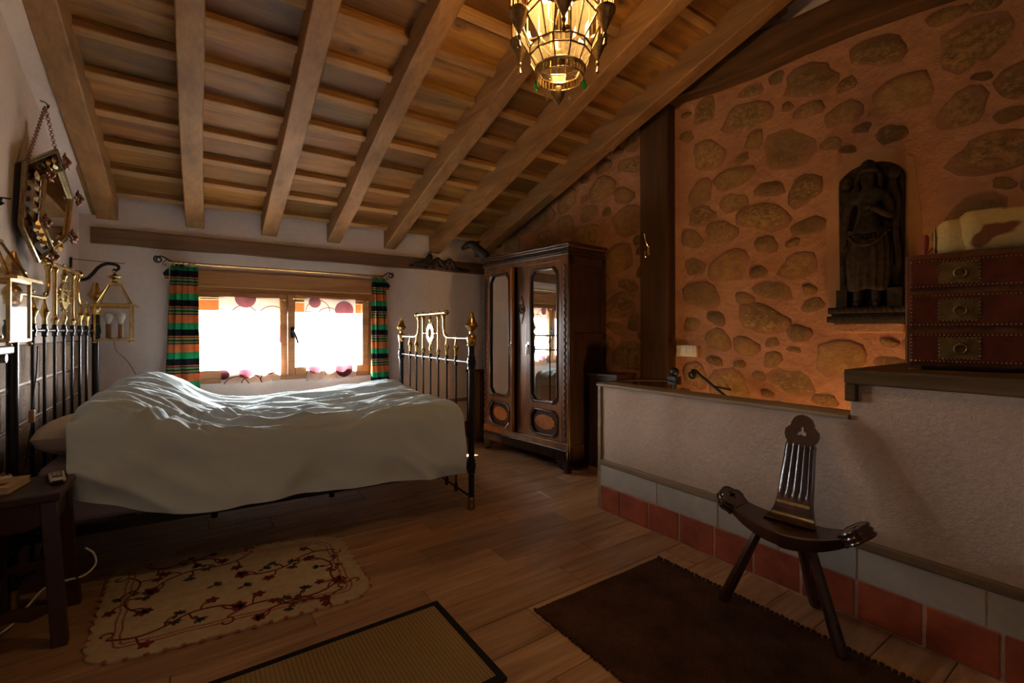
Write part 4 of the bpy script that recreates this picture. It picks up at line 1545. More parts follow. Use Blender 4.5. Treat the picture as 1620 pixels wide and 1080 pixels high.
# dome, chain, rose
q = MB()
q.lathe([(0.235, 2.88 - 2.25), (0.235, 2.90 - 2.25), (0.17, 2.95 - 2.25), (0.13, 3.02 - 2.25), (0.05, 3.06 - 2.25), (0.015, 3.09 - 2.25), (0.012, 3.12 - 2.25)], n=24)
q.build('dome', M['brass_dark'], ch, smooth=40)
q = MB()
zc = 3.13 - 2.25
k = 0
top = zb(CY_) - 2.25
while zc < top - 0.02:
    q.torus((0, 0, zc), 0.014, 0.003, (1, 0, 0) if k % 2 else (0, 1, 0), 12, 5)
    zc += 0.022
    k += 1
q.lathe([(0.05, 0.0), (0.045, -0.02), (0.012, -0.04)], (0, 0, top), n=16)
q.build('chain', M['brass_dark'], ch, smooth=60)
# bulbs
bm2, n2, l2, b2 = newmat('lit_bulb')
b2.inputs['Emission Color'].default_value = (1.0, 0.74, 0.38, 1)
b2.inputs['Emission Strength'].default_value = 40.0
for k in range(3):
    a = FA + 0.4 + 2 * PI * k / 3
    c0 = pol(0.055, a, 2.66)
    q = MB()
    q.lathe([(0.008, -0.045), (0.018, -0.030), (0.026, 0.0), (0.020, 0.022), (0.006, 0.034), (0.001, 0.036)], c0, n=12)
    q.build('bulb', bm2, ch, smooth=180)
    q = MB()
    q.cyl(c0 + Vector((0, 0, -0.11)), c0 + Vector((0, 0, -0.045)), 0.011, n=10)
    q.tube([c0 + Vector((0, 0, -0.10)), pol(0.02, a, 2.53), pol(0.0, a, 2.60), Vector((0, 0, 2.9 - 2.25))], 0.004, 6)
    q.build('lamp_holder', M['brass'], ch, smooth=50)
L1 = bpy.data.lights.new('lantern_light', 'POINT')
L1.energy = LAMP_W
L1.color = (1.0, 0.66, 0.32)
L1.shadow_soft_size = 0.06
lo = bpy.data.objects.new('lantern_light', L1)
lo.location = (0, 0, 2.68 - 2.25)
lo.parent = ch
col.objects.link(lo)
# lamp of the floor below shining up the stairwell
L2 = bpy.data.lights.new('stairwell_light', 'POINT')
L2.energy = STAIR_W
L2.color = (1.0, 0.60, 0.22)
L2.shadow_soft_size = 0.12
so = bpy.data.objects.new('stairwell_light', L2)
so.location = (2.80, 0.95, -0.30)
col.objects.link(so)

# ------------------------------------------------------------------ carriage lanterns on the left wall
M['bulb_off'] = plain('opal_bulb', (0.80, 0.78, 0.72), 0.2)
M['candle'] = plain('amber_candle_tube', (0.35, 0.16, 0.05), 0.5)
def carriage(name, loc, rz, s, label, wall_dx, bulbs=2):
    t = thing(name, label, 'wall lantern', loc, rz, 'brass carriage lanterns on the left wall')
    w, h = 0.100 * s, 0.250 * s             # half width, body height
    e = 0.135 * s                            # eave half width
    q = MB()
    for sx in (-1, 1):
        for sy in (-1, 1):
            q.box(sx * w - 0.006 * s, sx * w + 0.006 * s, sy * w - 0.006 * s, sy * w + 0.006 * s, 0, h)
    for z in (0.0, h - 0.008 * s):
        for sg in (-1, 1):
            q.box(-w, w, sg * w - 0.005 * s, sg * w + 0.005 * s, z, z + 0.010 * s)
            q.box(sg * w - 0.005 * s, sg * w + 0.005 * s, -w, w, z, z + 0.010 * s)
    q.box(-w, w, -w, w, -0.003 * s, 0.003 * s)
    q.build('body_frame', M['brass'], t, bevel=0.001, seg=1)
    q = MB()
    q.add([(-e, -e, h), (e, -e, h), (e, e, h), (-e, e, h), (-w, -w, h), (w, -w, h), (w, w, h), (-w, w, h),
           (-e, -e, h + 0.012 * s), (e, -e, h + 0.012 * s), (e, e, h + 0.012 * s), (-e, e, h + 0.012 * s), (-w * 0.95, -w * 0.95, h + 0.022 * s), (w * 0.95, -w * 0.95, h + 0.022 * s), (w * 0.95, w * 0.95, h + 0.022 * s), (-w * 0.95, w * 0.95, h + 0.022 * s)],
          [(0, 1, 5, 4), (1, 2, 6, 5), (2, 3, 7, 6), (3, 0, 4, 7), (8, 9, 13, 12), (9, 10, 14, 13), (10, 11, 15, 14), (11, 8, 12, 15),
           (0, 1, 9, 8), (1, 2, 10, 9), (2, 3, 11, 10), (3, 0, 8, 11), (4, 5, 13, 12), (5, 6, 14, 13), (6, 7, 15, 14), (7, 4, 12, 15)])
    q.build('eave', M['brass'], t)
    th = 0.145 * s                           # roof rise
    tw = 0.032 * s
    q = MB()
    for sx in (-1, 1):
        for sy in (-1, 1):
            q.cyl((sx * w * 0.95, sy * w * 0.95, h + 0.02 * s), (sx * tw, sy * tw, h + 0.02 * s + th), 0.006 * s, n=6)
    q.box(-tw * 1.25, tw * 1.25, -tw * 1.25, tw * 1.25, h + th + 0.014 * s, h + th + 0.026 * s)
    q.build('roof_frame', M['brass'], t, smooth=40)
    zt = h + th + 0.026 * s
    q = MB()
    q.lathe([(0.020 * s, 0), (0.022 * s, 0.008 * s), (0.012 * s, 0.022 * s), (0.014 * s, 0.030 * s), (0.040 * s, 0.046 * s), (0.042 * s, 0.052 * s), (0.018 * s, 0.066 * s), (0.010 * s, 0.074 * s), (0.006 * s, 0.082 * s)], (0, 0, zt), n=16)
    q.torus((0, 0, zt + 0.096 * s), 0.014 * s, 0.003 * s, (0, 1, 0), 14, 6)
    q.build('crown', M['brass'], t, smooth=40)
    for k in range(4):
        Mr = Matrix.Rotation(PI / 2 * k, 4, 'Z')
        q = MB()
        q.add([Mr @ Vector(p) for p in ((-w, -w, 0.008 * s), (w, -w, 0.008 * s), (w, -w, h - 0.006 * s), (-w, -w, h - 0.006 * s))], [(0, 1, 2, 3)])
        q.build('pane', M['glass'], t)
        q = MB()
        q.add([Mr @ Vector(p) for p in ((-w * .95, -w * .95, h + 0.02 * s), (w * .95, -w * .95, h + 0.02 * s), (tw, -tw, h + 0.02 * s + th), (-tw, -tw, h + 0.02 * s + th))], [(0, 1, 2, 3)])
        q.build('roof_pane', M['glass'], t)
        q = MB()
        q.sphere(Mr @ Vector((-w, -w, -0.012 * s)), 0.010 * s, 8, 6)
        q.build('foot_ball', M['brass'], t, smooth=180)
    for k in range(bulbs):
        bx_ = (k - (bulbs - 1) / 2) * 0.07 * s
        q = MB()
        q.cyl((bx_, 0, 0.02 * s), (bx_, 0, 0.12 * s), 0.016 * s, n=12)
        q.build('candle_tube', M['candle'], t, smooth=50)
        q = MB()
        q.lathe([(0.010 * s, 0.12 * s), (0.014 * s, 0.13 * s), (0.028 * s, 0.165 * s), (0.030 * s, 0.18 * s), (0.022 * s, 0.20 * s), (0.002 * s, 0.208 * s)], (bx_, 0, 0), n=14)
        q.build('bulb', M['bulb_off'], t, smooth=180)
    q = MB()
    q.tube([(-0.05 * s, 0, 0.02 * s), (0, 0, 0.012 * s), (0.05 * s, 0, 0.02 * s)], 0.006 * s, 6)
    q.lathe([(0.02 * s, 0), (0.02 * s, 0.006 * s), (0.008 * s, 0.014 * s)], (0, 0, 0.004 * s), n=10)
    q.build('candle_arm', M['brass'], t, smooth=50)
    # wrought iron bracket (local x = -wall_dx is the wall)
    zt2 = zt + 0.110 * s
    q = MB()
    q.box(-wall_dx, -wall_dx + 0.012, -0.012, 0.012, zt2 - 0.09, zt2 + 0.065)
    q.tube([(-wall_dx, 0, zt2 + 0.055), (0.06, 0, zt2 + 0.045)], 0.0025, 6)
    D = wall_dx
    path = [(-D + 0.055, 0, zt2 - 0.055), (-D + 0.045, 0, zt2 - 0.035), (-D + 0.025, 0, zt2 - 0.04), (-D + 0.018, 0, zt2 - 0.07), (-D + 0.045, 0, zt2 - 0.092), (-D + 0.09, 0, zt2 - 0.082), (-D + 0.125, 0, zt2 - 0.04),
            (-D + 0.155, 0, zt2 + 0.005), (-D + 0.20, 0, zt2 + 0.035), (0.012, 0, zt2 + 0.030), (0.024, 0, zt2 + 0.008), (0.010, 0, zt2 - 0.010), (-0.008, 0, zt2 - 0.002)]
    rs = [0.005] * len(path)
    sp = smoothpath(path, 5)
    q.tube(sp, [0.008 + 0.004 * math.sin(PI * i / (len(sp) - 1)) for i in range(len(sp))], 7)
    q.build('bracket', M['iron'], t, smooth=60)
    return t
carriage('carriage_lantern', (-0.462, 4.565, 1.185), 0.0, 1.0, 'unlit brass carriage lantern hanging in the corner beside the window', 0.245)
carriage('carriage_lantern', (-0.545, 2.215, 1.217), math.radians(-5), 0.80, 'unlit brass carriage lantern hanging above the bedside table', 0.163, 1)

# ------------------------------------------------------------------ hexagonal mirror hung on a chain
p0, p1 = Vector((-0.685, 3.22)), Vector((-0.605, 3.75))
mang = math.atan2(p1.y - p0.y, p1.x - p0.x)
mi = thing('hexagonal_mirror', 'hexagonal mirror in a gilt leaf frame hanging from a chain above the headboard', 'mirror', (p0.x, p0.y, 1.6), mang)
# local: x along the mirror (towards the window), z up, -y faces the room
out_ = [(0.038, 0.478), (0.386, 0.661), (0.589, 0.449), (0.519, 0.188), (0.167, 0.015), (-0.003, 0.165)]
inn_ = [(0.205, 0.468), (0.400, 0.560), (0.545, 0.432), (0.480, 0.205), (0.285, 0.100), (0.168, 0.215)]
M['mirror_frame'] = plain('silvered_brass', (0.42, 0.34, 0.22), 0.30, 1.0, noise_amt=0.3, scale=50)
M['mirror_dark'] = plain('dark_bevel_mirror', (0.30, 0.26, 0.24), 0.08, 1.0)
M['gilt'] = plain('gilt_leaf', (0.55, 0.42, 0.22), 0.35, 1.0, noise_amt=0.3, scale=80)
M['rust'] = plain('rusty_gilt', (0.22, 0.09, 0.04), 0.5, 0.7, noise_amt=0.5, scale=60)
q = MB()
q.tube([(x, -0.012, z) for x, z in out_], 0.012, 8, closed=True)
q.build('outer_frame', M['mirror_frame'], mi, smooth=30)
q = MB()
q.tube([(x, -0.028, z) for x, z in inn_], 0.011, 8, closed=True)
q.build('inner_frame', M['gilt'], mi, smooth=30)
q = MB()
q.holed(out_, [inn_], XZ, -0.014, -0.004)
q.build('bevel_border', M['mirror_dark'], mi)
q = MB()
q.prism(inn_, XZ, -0.024, -0.018)
q.build('mirror_glass', M['mirror'], mi)
def leaf(c, a, ln, w, q):
    ca, sa = math.cos(a), math.sin(a)
    pts = []
    for t_, ww in ((0, 0), (0.25, 0.8), (0.5, 1.0), (0.75, 0.7), (1.0, 0.0)):
        pts.append((t_ * ln, ww * w / 2))
    outl = pts + [(x, -y) for x, y in reversed(pts[1:-1])]
    vs_ = [Vector((c[0] + x * ca - y * sa, -0.026 - (0.012 if abs(y) < 1e-6 else 0.004), c[1] + x * sa + y * ca)) for x, y in outl]
    ctr = Vector((c[0] + 0.5 * ln * ca, -0.046, c[1] + 0.5 * ln * sa))
    n_ = len(vs_)
    q.add(vs_ + [ctr], [(i, (i + 1) % n_, n_) for i in range(n_)])
def border(t):
    i = int(t) % 6
    f = t - int(t)
    a = (Vector(out_[i]) + Vector(inn_[i])) / 2
    b_ = (Vector(out_[(i + 1) % 6]) + Vector(inn_[(i + 1) % 6])) / 2
    return a + (b_ - a) * f, math.atan2((b_ - a).y, (b_ - a).x)
for t in (0.35, 0.6, 4.3, 4.55, 4.8, 5.2, 5.4, 5.6, 5.8, 3.4):
    p, a = border(t)
    for sg in (-1, 1):
        lv = MB()
        leaf(p, a + sg * 0.7, 0.052, 0.026, lv)
        o = lv.build('leaf', M['gilt'], mi)
        sm = o.modifiers.new('thickness', 'SOLIDIFY')
        sm.thickness = 0.002
def rose(c, s, par):
    q = MB()
    for k in range(6):
        a = 2 * PI * k / 6
        q.sphere((c[0] + 0.020 * s * math.cos(a), -0.05, c[1] + 0.020 * s * math.sin(a)), 0.014 * s, 7, 5, (1, 0.6, 1))
    q.sphere((c[0], -0.062, c[1]), 0.013 * s, 8, 5)
    for k in range(5):
        a = 2 * PI * (k + 0.5) / 5
        q.cyl((c[0] + 0.02 * s * math.cos(a), -0.045, c[1] + 0.02 * s * math.sin(a)), (c[0] + 0.048 * s * math.cos(a), -0.052, c[1] + 0.048 * s * math.sin(a)), 0.010 * s, 0.002, 6)
    q.build('rose_ornament', M['rust'], par, smooth=60)
for c, s in (((0.40, 0.605), 1.1), ((0.585, 0.445), 1.1), ((0.50, 0.20), 1.0), ((0.20, 0.475), 1.0), ((0.165, 0.22), 0.9), ((0.245, 0.05), 1.1)):
    rose(c, s, mi)
hk = (0.29, 0.86)
q = MB()
for a in ((0.05, 0.48), (0.385, 0.655)):
    A, B_ = Vector((a[0], -0.012, a[1])), Vector((hk[0], 0.0, hk[1]))
    d = B_ - A
    n_ = int(d.length / 0.013)
    for k in range(n_):
        c = A + d * ((k + 0.5) / n_)
        side = Vector((0, 1, 0)) if k % 2 else d.normalized().cross(Vector((0, 1, 0)))
        q.torus(c, 0.0085, 0.0022, side, 8, 4)
stuff(q.build('hanging_chain', M['rust'], mi))
q = MB()
q.tube(smoothpath([(hk[0], 0.02, hk[1] + 0.03), (hk[0], -0.005, hk[1] + 0.02), (hk[0], -0.012, hk[1] - 0.005), (hk[0], -0.016, hk[1] + 0.015)], 4), 0.003, 6)
q.build('wall_hook', M['iron'], mi)

# ------------------------------------------------------------------ pale shelf end at the left edge
sh = thing('wall_shelf', 'pale grey wall shelf end just below the lantern above the bedside table', 'shelf', (XL, 1.98, 1.17))
M['shelf'] = plaster('grey_marble', (0.30, 0.29, 0.28), (0.22, 0.21, 0.20), 0.5, scale=12, bump=0.1)
MB().box(0, 0.252, -0.30, 0.14, 0.010, 0.034).build('shelf_board', M['shelf'], sh, bevel=0.004)
MB().cyl((0.02, 0.125, -0.004), (0.238, 0.125, -0.004), 0.015, n=12).build('shelf_moulding', M['shelf'], sh, smooth=40)
MB().box(0.0, 0.02, -0.28, 0.12, -0.06, 0.010).build('shelf_bracket', M['shelf'], sh, bevel=0.003)

# ------------------------------------------------------------------ bedside table
tb2 = thing('bedside_table', 'dark mahogany bedside table with splayed legs next to the bed', 'table', (-0.575, 2.75, 0))
MB().box(-0.125, 0.145, -0.16, 0.185, 0.565, 0.600).build('table_top', M['mahogany'], tb2, bevel=0.006)
q = MB()
q.prism([(-0.10, 0.565), (0.12, 0.565), (0.12, 0.50), (0.08, 0.47), (0.04, 0.455), (-0.02, 0.455), (-0.06, 0.47), (-0.10, 0.50)], XZ, -0.135, -0.112)
q.build('apron', M['mahogany'], tb2, bevel=0.003)
MB().box(-0.10, 0.12, 0.125, 0.148, 0.48, 0.565).build('apron', M['mahogany'], tb2, bevel=0.003)
MB().box(0.100, 0.122, -0.12, 0.14, 0.46, 0.565).build('apron', M['mahogany'], tb2, bevel=0.003)
MB().box(-0.112, -0.09, -0.12, 0.14, 0.46, 0.565).build('apron', M['mahogany'], tb2, bevel=0.003)
def sleg(xt, yt, xb, yb, w=0.024):
    q = MB().hexa([(xb - w, yb - w, 0), (xb + w, yb - w, 0), (xb + w, yb + w, 0), (xb - w, yb + w, 0),
                   (xt - w, yt - w, 0.565), (xt + w, yt - w, 0.565), (xt + w, yt + w, 0.565), (xt - w, yt + w, 0.565)])
    q.build('leg', M['mahogany'], tb2, bevel=0.004)
sleg(0.105, -0.125, 0.150, -0.185)
sleg(0.105, 0.125, 0.140, 0.165)
sleg(-0.085, -0.125, -0.105, -0.185)
sleg(-0.085, 0.125, -0.105, 0.165)
q = MB()
q.prism([(-0.10, 0.17), (0.13, 0.17), (0.13, 0.14), (0.06, 0.115), (0.02, 0.13), (-0.03, 0.13), (-0.08, 0.115), (-0.10, 0.13)], XZ, -0.185, -0.160)
q.build('stretcher', M['mahogany'], tb2, bevel=0.003)
MB().box(-0.11, 0.14, 0.13, 0.155, 0.20, 0.235).build('stretcher', M['mahogany'], tb2, bevel=0.003)
MB().box(-0.11, -0.085, -0.16, 0.15, 0.15, 0.185).build('stretcher', M['mahogany'], tb2, bevel=0.003)

ph = thing('cordless_phone', 'small pale cordless phone lying on the bedside table', 'phone', (-0.478, 2.815, 0.601), math.radians(12))
M['phone'] = plain('pale_phone_plastic', (0.62, 0.60, 0.58), 0.35)
M['phone_keys'] = plain('phone_keys', (0.30, 0.24, 0.22), 0.4)
M['screen_blue'] = plain('phone_display', (0.10, 0.12, 0.30), 0.2)
MB().box(-0.026, 0.026, -0.075, 0.075, 0.004, 0.022).build('handset', M['phone'], ph, bevel=0.006)
q = MB()
for i in range(3):
    for j in range(4):
        q.box(-0.018 + i * 0.0135, -0.009 + i * 0.0135, 0.0 + j * 0.015, 0.010 + j * 0.015, 0.020, 0.0238)
q.build('keypad', M['phone_keys'], ph)
MB().box(-0.016, 0.016, -0.045, -0.015, 0.020, 0.0232).build('display', M['screen_blue'], ph)
MB().box(-0.020, 0.016, -0.085, -0.062, 0.0, 0.014).build('battery_cover', M['black'], ph, bevel=0.002)
bk = thing('paperback_book', 'cream paperback book lying flat on the bedside table', 'book', (-0.640, 2.775, 0.601), math.radians(-8))
M['cream'] = plain('cream_cover', (0.62, 0.47, 0.27), 0.6, noise_amt=0.1, scale=30)
M['paper'] = plain('page_edges', (0.70, 0.60, 0.42), 0.8)
M['maroon'] = plain('maroon_print', (0.16, 0.03, 0.05), 0.5)
MB().box(-0.06, 0.058, -0.088, 0.088, 0.002, 0.024).build('pages', M['paper'], bk)
MB().box(-0.06, 0.062, -0.092, 0.092, 0.024, 0.027).build('cover', M['cream'], bk, bevel=0.001)
MB().box(-0.06, 0.062, -0.092, 0.092, 0.0, 0.002).build('cover', M['cream'], bk)
MB().box(-0.03, 0.03, -0.055, -0.015, 0.027, 0.0276).build('cover_print', M['maroon'], bk)
fr2 = thing('foil_packet', 'small red and white packet on the book on the bedside table', 'packet', (-0.655, 2.835, 0.629), 0.3)
M['red'] = plain('red_foil', (0.55, 0.03, 0.02), 0.3)
MB().box(-0.035, 0.035, -0.014, 0.014, 0.0, 0.012).build('packet_body', M['white'], fr2, bevel=0.003)
q = MB()
for k in range(4):
    q.sphere((-0.026 + k * 0.017, 0, 0.013), 0.006, 8, 5)
q.build('packet_print', M['red'], fr2, smooth=180)

# cables
q = MB()
q.tube(smoothpath([(-0.40, 2.93, 0.24), (-0.375, 2.95, 0.20), (-0.365, 2.93, 0.155), (-0.40, 2.90, 0.125), (-0.46, 2.87, 0.13), (-0.52, 2.84, 0.13), (-0.56, 2.82, 0.09), (-0.61, 2.78, 0.03), (-0.66, 2.74, 0.012)], 6), 0.0045, 7)
cb = q.build('white_cable', M['white'], None, smooth=180)
tag(cb, 'white cable looping behind the bedside table legs to the floor', 'cable')
q = MB()
q.tube(smoothpath([(-0.60, 3.14, 1.18), (-0.603, 3.13, 1.05), (-0.607, 3.10, 0.95), (-0.612, 3.10, 0.88)], 6), 0.003, 6)
q.tube(smoothpath([(-0.612, 3.10, 0.82), (-0.618, 3.09, 0.75), (-0.63, 3.08, 0.62)], 6), 0.003, 6)
cb = thing('lamp_cable', 'thin dark cable with inline switch hanging by the near headboard post', 'cable', (0, 0, 0))
q.build('cord', M['iron'], cb, smooth=180)
MB().box(-0.622, -0.602, 3.085, 3.115, 0.82, 0.88).build('inline_switch', M['candle'], cb, bevel=0.004)
q = MB()
q.tube(smoothpath([(-0.47, 4.60, 1.18), (-0.46, 4.66, 1.10), (-0.42, 4.86, 1.02), (-0.37, 4.875, 0.92), (-0.33, 4.88, 0.80)], 6), 0.003, 6)
cb = q.build('lantern_cable', M['rust'], None, smooth=180)
tag(cb, 'thin brown cable hanging below the corner lantern on the window wall', 'cable')

# ------------------------------------------------------------------ carved three-legged chair
# local x points to the viewer's left along the parapet, local y into the room
bc = thing('birthing_chair', 'dark carved three-legged chair with tall narrow back against the parapet', 'chair', (2.13, 0.985, 0), math.radians(96))
def arc_top(x):
    s = x / 0.30
    return 0.408 + 0.085 * abs(s) ** 2.2 + (0.006 if s > 0 else 0.0)
q = MB()
NS = 24
xs = [-0.222 + 0.444 * k / NS for k in range(NS + 1)]
tp = [(x, arc_top(x)) for x in xs]
bt = [(x * 0.98, arc_top(x) - 0.046 - 0.018 * math.cos(x / 0.23 * PI / 2)) for x in xs]
def depth(x):                              # deep in the middle, narrower at the arms
    a = abs(x) / 0.222
    return (-0.095 + 0.035 * a ** 2, 0.105 - 0.040 * a ** 2)
vs_ = []
for (xt, zt), (xb, zb2) in zip(tp, bt):
    y0, y1 = depth(xt)
    vs_ += [(xt, y0, zt), (xt, y1, zt), (xb, y1 - 0.008, zb2), (xb, y0 + 0.006, zb2)]
fs = [(0, 1, 2, 3), (NS * 4 + 3, NS * 4 + 2, NS * 4 + 1, NS * 4)]
for k in range(NS):
    for e in range(4):
        fs.append((k * 4 + e, k * 4 + (e + 1) % 4, k * 4 + 4 + (e + 1) % 4, k * 4 + 4 + e))
q.add(vs_, fs)
q.build('seat', M['chair'], bc, smooth=40, bevel=0.008, seg=3)
# arm ends: lobed plates that carry the curve of the seat upwards, pierced with a quatrefoil
def arm_end(sx):
    ta = math.radians(36)
    z0 = arc_top(0.222)
    A = Matrix.Translation((sx * 0.212, 0.005, z0 - 0.024)) @ Matrix(((sx * math.cos(ta), 0, -sx * math.sin(ta), 0), (0, 1, 0, 0), (math.sin(ta), 0, math.cos(ta), 0), (0, 0, 0, 1)))
    half = [(0.0, 0.062), (0.014, 0.058), (0.022, 0.066), (0.036, 0.076), (0.052, 0.074), (0.062, 0.062), (0.063, 0.050), (0.072, 0.044), (0.086, 0.034), (0.094, 0.018)]
    out = half + [(0.096, 0.0)] + [(u, -v) for u, v in reversed(half)]
    h = []
    for k in range(20):
        a = -2 * PI * k / 20
        rr = 0.016 * (1 + 0.45 * math.cos(4 * a))
        h.append((0.050 + rr * math.cos(a), rr * math.sin(a)))
    q = MB().holed(out, [h], A, -0.024, 0.024)
    for w_ in (-0.020, 0.0, 0.020):
        q.tube([A @ Vector((u, v, w_)) for u, v in out], 0.0065, 6, closed=True)
    q.build('arm_end', M['chair'], bc, smooth=35)
arm_end(1)
arm_end(-1)
# back: the seat board sweeps up in a curve into a fluted splat with a pierced trefoil head
lean = math.atan2(0.150, 0.47)
NB_ = 30
spine = []
for k in range(NB_ + 1):
    t = k / NB_
    if t < 0.3:
        a = t / 0.3 * (PI / 2 - lean)
        R_ = 0.075
        spine.append((0.0 - R_ * math.sin(a) + 0.012, 0.412 + R_ * (1 - math.cos(a)), a))
    else:
        s_ = (t - 0.3) / 0.7 * 0.285
        y_, z_, a = spine[int(round(0.3 * NB_)) - 1]
        a = PI / 2 - lean
        spine.append((y_ - 0.004 - s_ * math.cos(a), z_ + 0.010 + s_ * math.sin(a), a))
def splat_w(t):
    return 0.098 - 0.030 * sstep(0.0, 0.45, t) - 0.010 * sstep(0.4, 1.0, t)
NF = 36
def splat(front):
    def fn(u, v):
        y_, z_, a = spine[int(round(u * NB_))]
        x = (v * 2 - 1) * splat_w(u)
        fl_ = 0.0
        if front:
            fl_ = 0.0045 * math.cos((v * 2 - 1) * PI * 5.0) * sstep(0.40, 0.48, u) * (1 - (abs(v * 2 - 1)) ** 12)
        off = (0.016 + fl_) if front else -0.016
        return (x, y_ + off * math.sin(a), z_ + off * math.cos(a))
    return fn
q = MB()
q.grid(splat(True), NB_, NF)
q.grid(splat(False), NB_, NF)
for vv in (0.0, 1.0):
    q.grid(lambda u, v, vv=vv: tuple(Vector(splat(True)(u, vv)).lerp(Vector(splat(False)(u, vv)), v)), NB_, 1)
q.build('backrest', M['chair'], bc, smooth=40)
y_, z_, a_ = spine[-1]
Bk = Matrix.Translation((0, y_, z_)) @ Matrix.Rotation(lean, 4, 'X') @ XZ
half = [(0.058, -0.012), (0.058, 0.0), (0.052, 0.010), (0.062, 0.024), (0.068, 0.044), (0.066, 0.064), (0.054, 0.078), (0.046, 0.084), (0.044, 0.100), (0.034, 0.120), (0.018, 0.132)]
outl = half + [(0.0, 0.136)] + [(-x, z) for x, z in reversed(half)]
tref = []
for k in range(24):
    a = -2 * PI * k / 24 + PI / 2
    rr = 0.017 * (1 + 0.42 * math.cos(3 * (a - PI / 2)))
    tref.append((rr * math.cos(a), 0.058 + rr * math.sin(a) * 1.15))
q = MB().holed(outl, [tref], Bk, -0.016, 0.017)
q.build('trefoil_head', M['chair'], bc, bevel=0.005)
M['inlay'] = plain('gold_inlay', (0.34, 0.20, 0.05), 0.4, 0.6, noise_amt=0.6, scale=160)
q = MB()
def inl(u, v):
    k0 = 0.345 + 0.03 * u
    i0 = int(k0 * NB_)
    f = k0 * NB_ - i0
    A_, B_ = spine[i0], spine[i0 + 1]
    y_, z_, a = [A_[j] + (B_[j] - A_[j]) * f for j in range(3)]
    return ((v * 2 - 1) * (splat_w(k0) - 0.006), y_ + 0.0205 * math.sin(a), z_ + 0.0205 * math.cos(a))
q.grid(inl, 2, 16)
q.build('inlay_band', M['inlay'], bc)
def chair_leg(top, foot):
    q = MB()
    q.lathe([(0.021, 0.0), (0.025, 0.02), (0.024, 0.12), (0.018, (Vector(top) - Vector(foot)).length)], foot, Vector(top) - Vector(foot), 8)
    q.build('leg', M['chair'], bc, smooth=25)
inv = (Matrix.Translation((2.13, 0.985, 0)) @ Matrix.Rotation(math.radians(96), 4, 'Z')).inverted()
def lc(x, y, z=0.009):
    return tuple(inv @ Vector((x, y, z)))
chair_leg((0.11, 0.02, 0.37), lc(2.030, 1.228, 0.010))
chair_leg((-0.09, 0.03, 0.37), lc(2.045, 0.752, 0.010))
chair_leg((-0.02, -0.05, 0.37), lc(2.345, 0.968, 0.002))

# ------------------------------------------------------------------ leather chest of drawers
dc = thing('drawer_chest', 'studded dark red leather chest of three drawers on the ledge', 'chest', (2.585, 0.707, 1.084), math.radians(-74))
# local x along the front (towards the viewer's right), -y faces the room
M['leather'] = plain('oxblood_leather', (0.095, 0.020, 0.008), 0.55, 0, 0.18, 0.35, 14, 0.2)
M['leather_plate'] = plain('olive_leather', (0.12, 0.075, 0.022), 0.6, 0, 0.15, 0.6, 18, 0.2)
M['trimwood'] = plain('chest_frame_wood', (0.11, 0.040, 0.015), 0.6, 0, 0.15, 0.3, 20)
M['stud'] = plain('brass_stud', (0.40, 0.28, 0.13), 0.35, 1.0)
CW, CD = 0.62, 0.33
MB().box(0, CW, 0.006, CD, 0.022, 0.497).build('chest_body', M['trimwood'], dc, bevel=0.004)
for x in (0.01, CW - 0.05):
    for y in (0.02, CD - 0.05):
        MB().box(x, x + 0.04, y, y + 0.04, 0.0, 0.022).build('foot', M['trimwood'], dc)
for (z0, z1) in ((0.031, 0.160), (0.185, 0.326), (0.348, 0.474)):
    d = MB().box(0.010, CW - 0.010, -0.006, 0.02, z0, z1).build('drawer', M['leather'], dc, bevel=0.004)
    zc = (z0 + z1) / 2
    MB().box(0.105, 0.230, -0.009, 0.0, zc - 0.045, zc + 0.045).build('leather_plate', M['leather_plate'], d, bevel=0.002)
    q = MB()
    n_ = 46
    for k in range(n_):
        x = 0.018 + (CW - 0.036) * k / (n_ - 1)
        for z in (z0 + 0.009, z1 - 0.009):
            q.sphere((x, -0.007, z), 0.0034, 6, 4)
    for k in range(8):
        z = z0 + 0.012 + (z1 - z0 - 0.024) * k / 7
        q.sphere((0.018, -0.007, z), 0.0034, 6, 4)
    for k in range(11):
        x = 0.105 + 0.125 * k / 10
        for z in (zc - 0.045, zc + 0.045):
            q.sphere((x, -0.010, z), 0.0032, 6, 4)
    for k in range(7):
        z = zc - 0.045 + 0.09 * k / 6
        for x in (0.105, 0.230):
            q.sphere((x, -0.010, z), 0.0032, 6, 4)
    stuff(q.build('stud_row', M['stud'], d, smooth=180))
    q = MB()
    q.torus((0.170, -0.014, zc - 0.002), 0.019, 0.003, (0, 1, 0), 20, 6)
    q.sphere((0.170, -0.012, zc + 0.017), 0.006, 8, 5)
    q.build('ring_pull', M['brass_dark'], d, smooth=180)

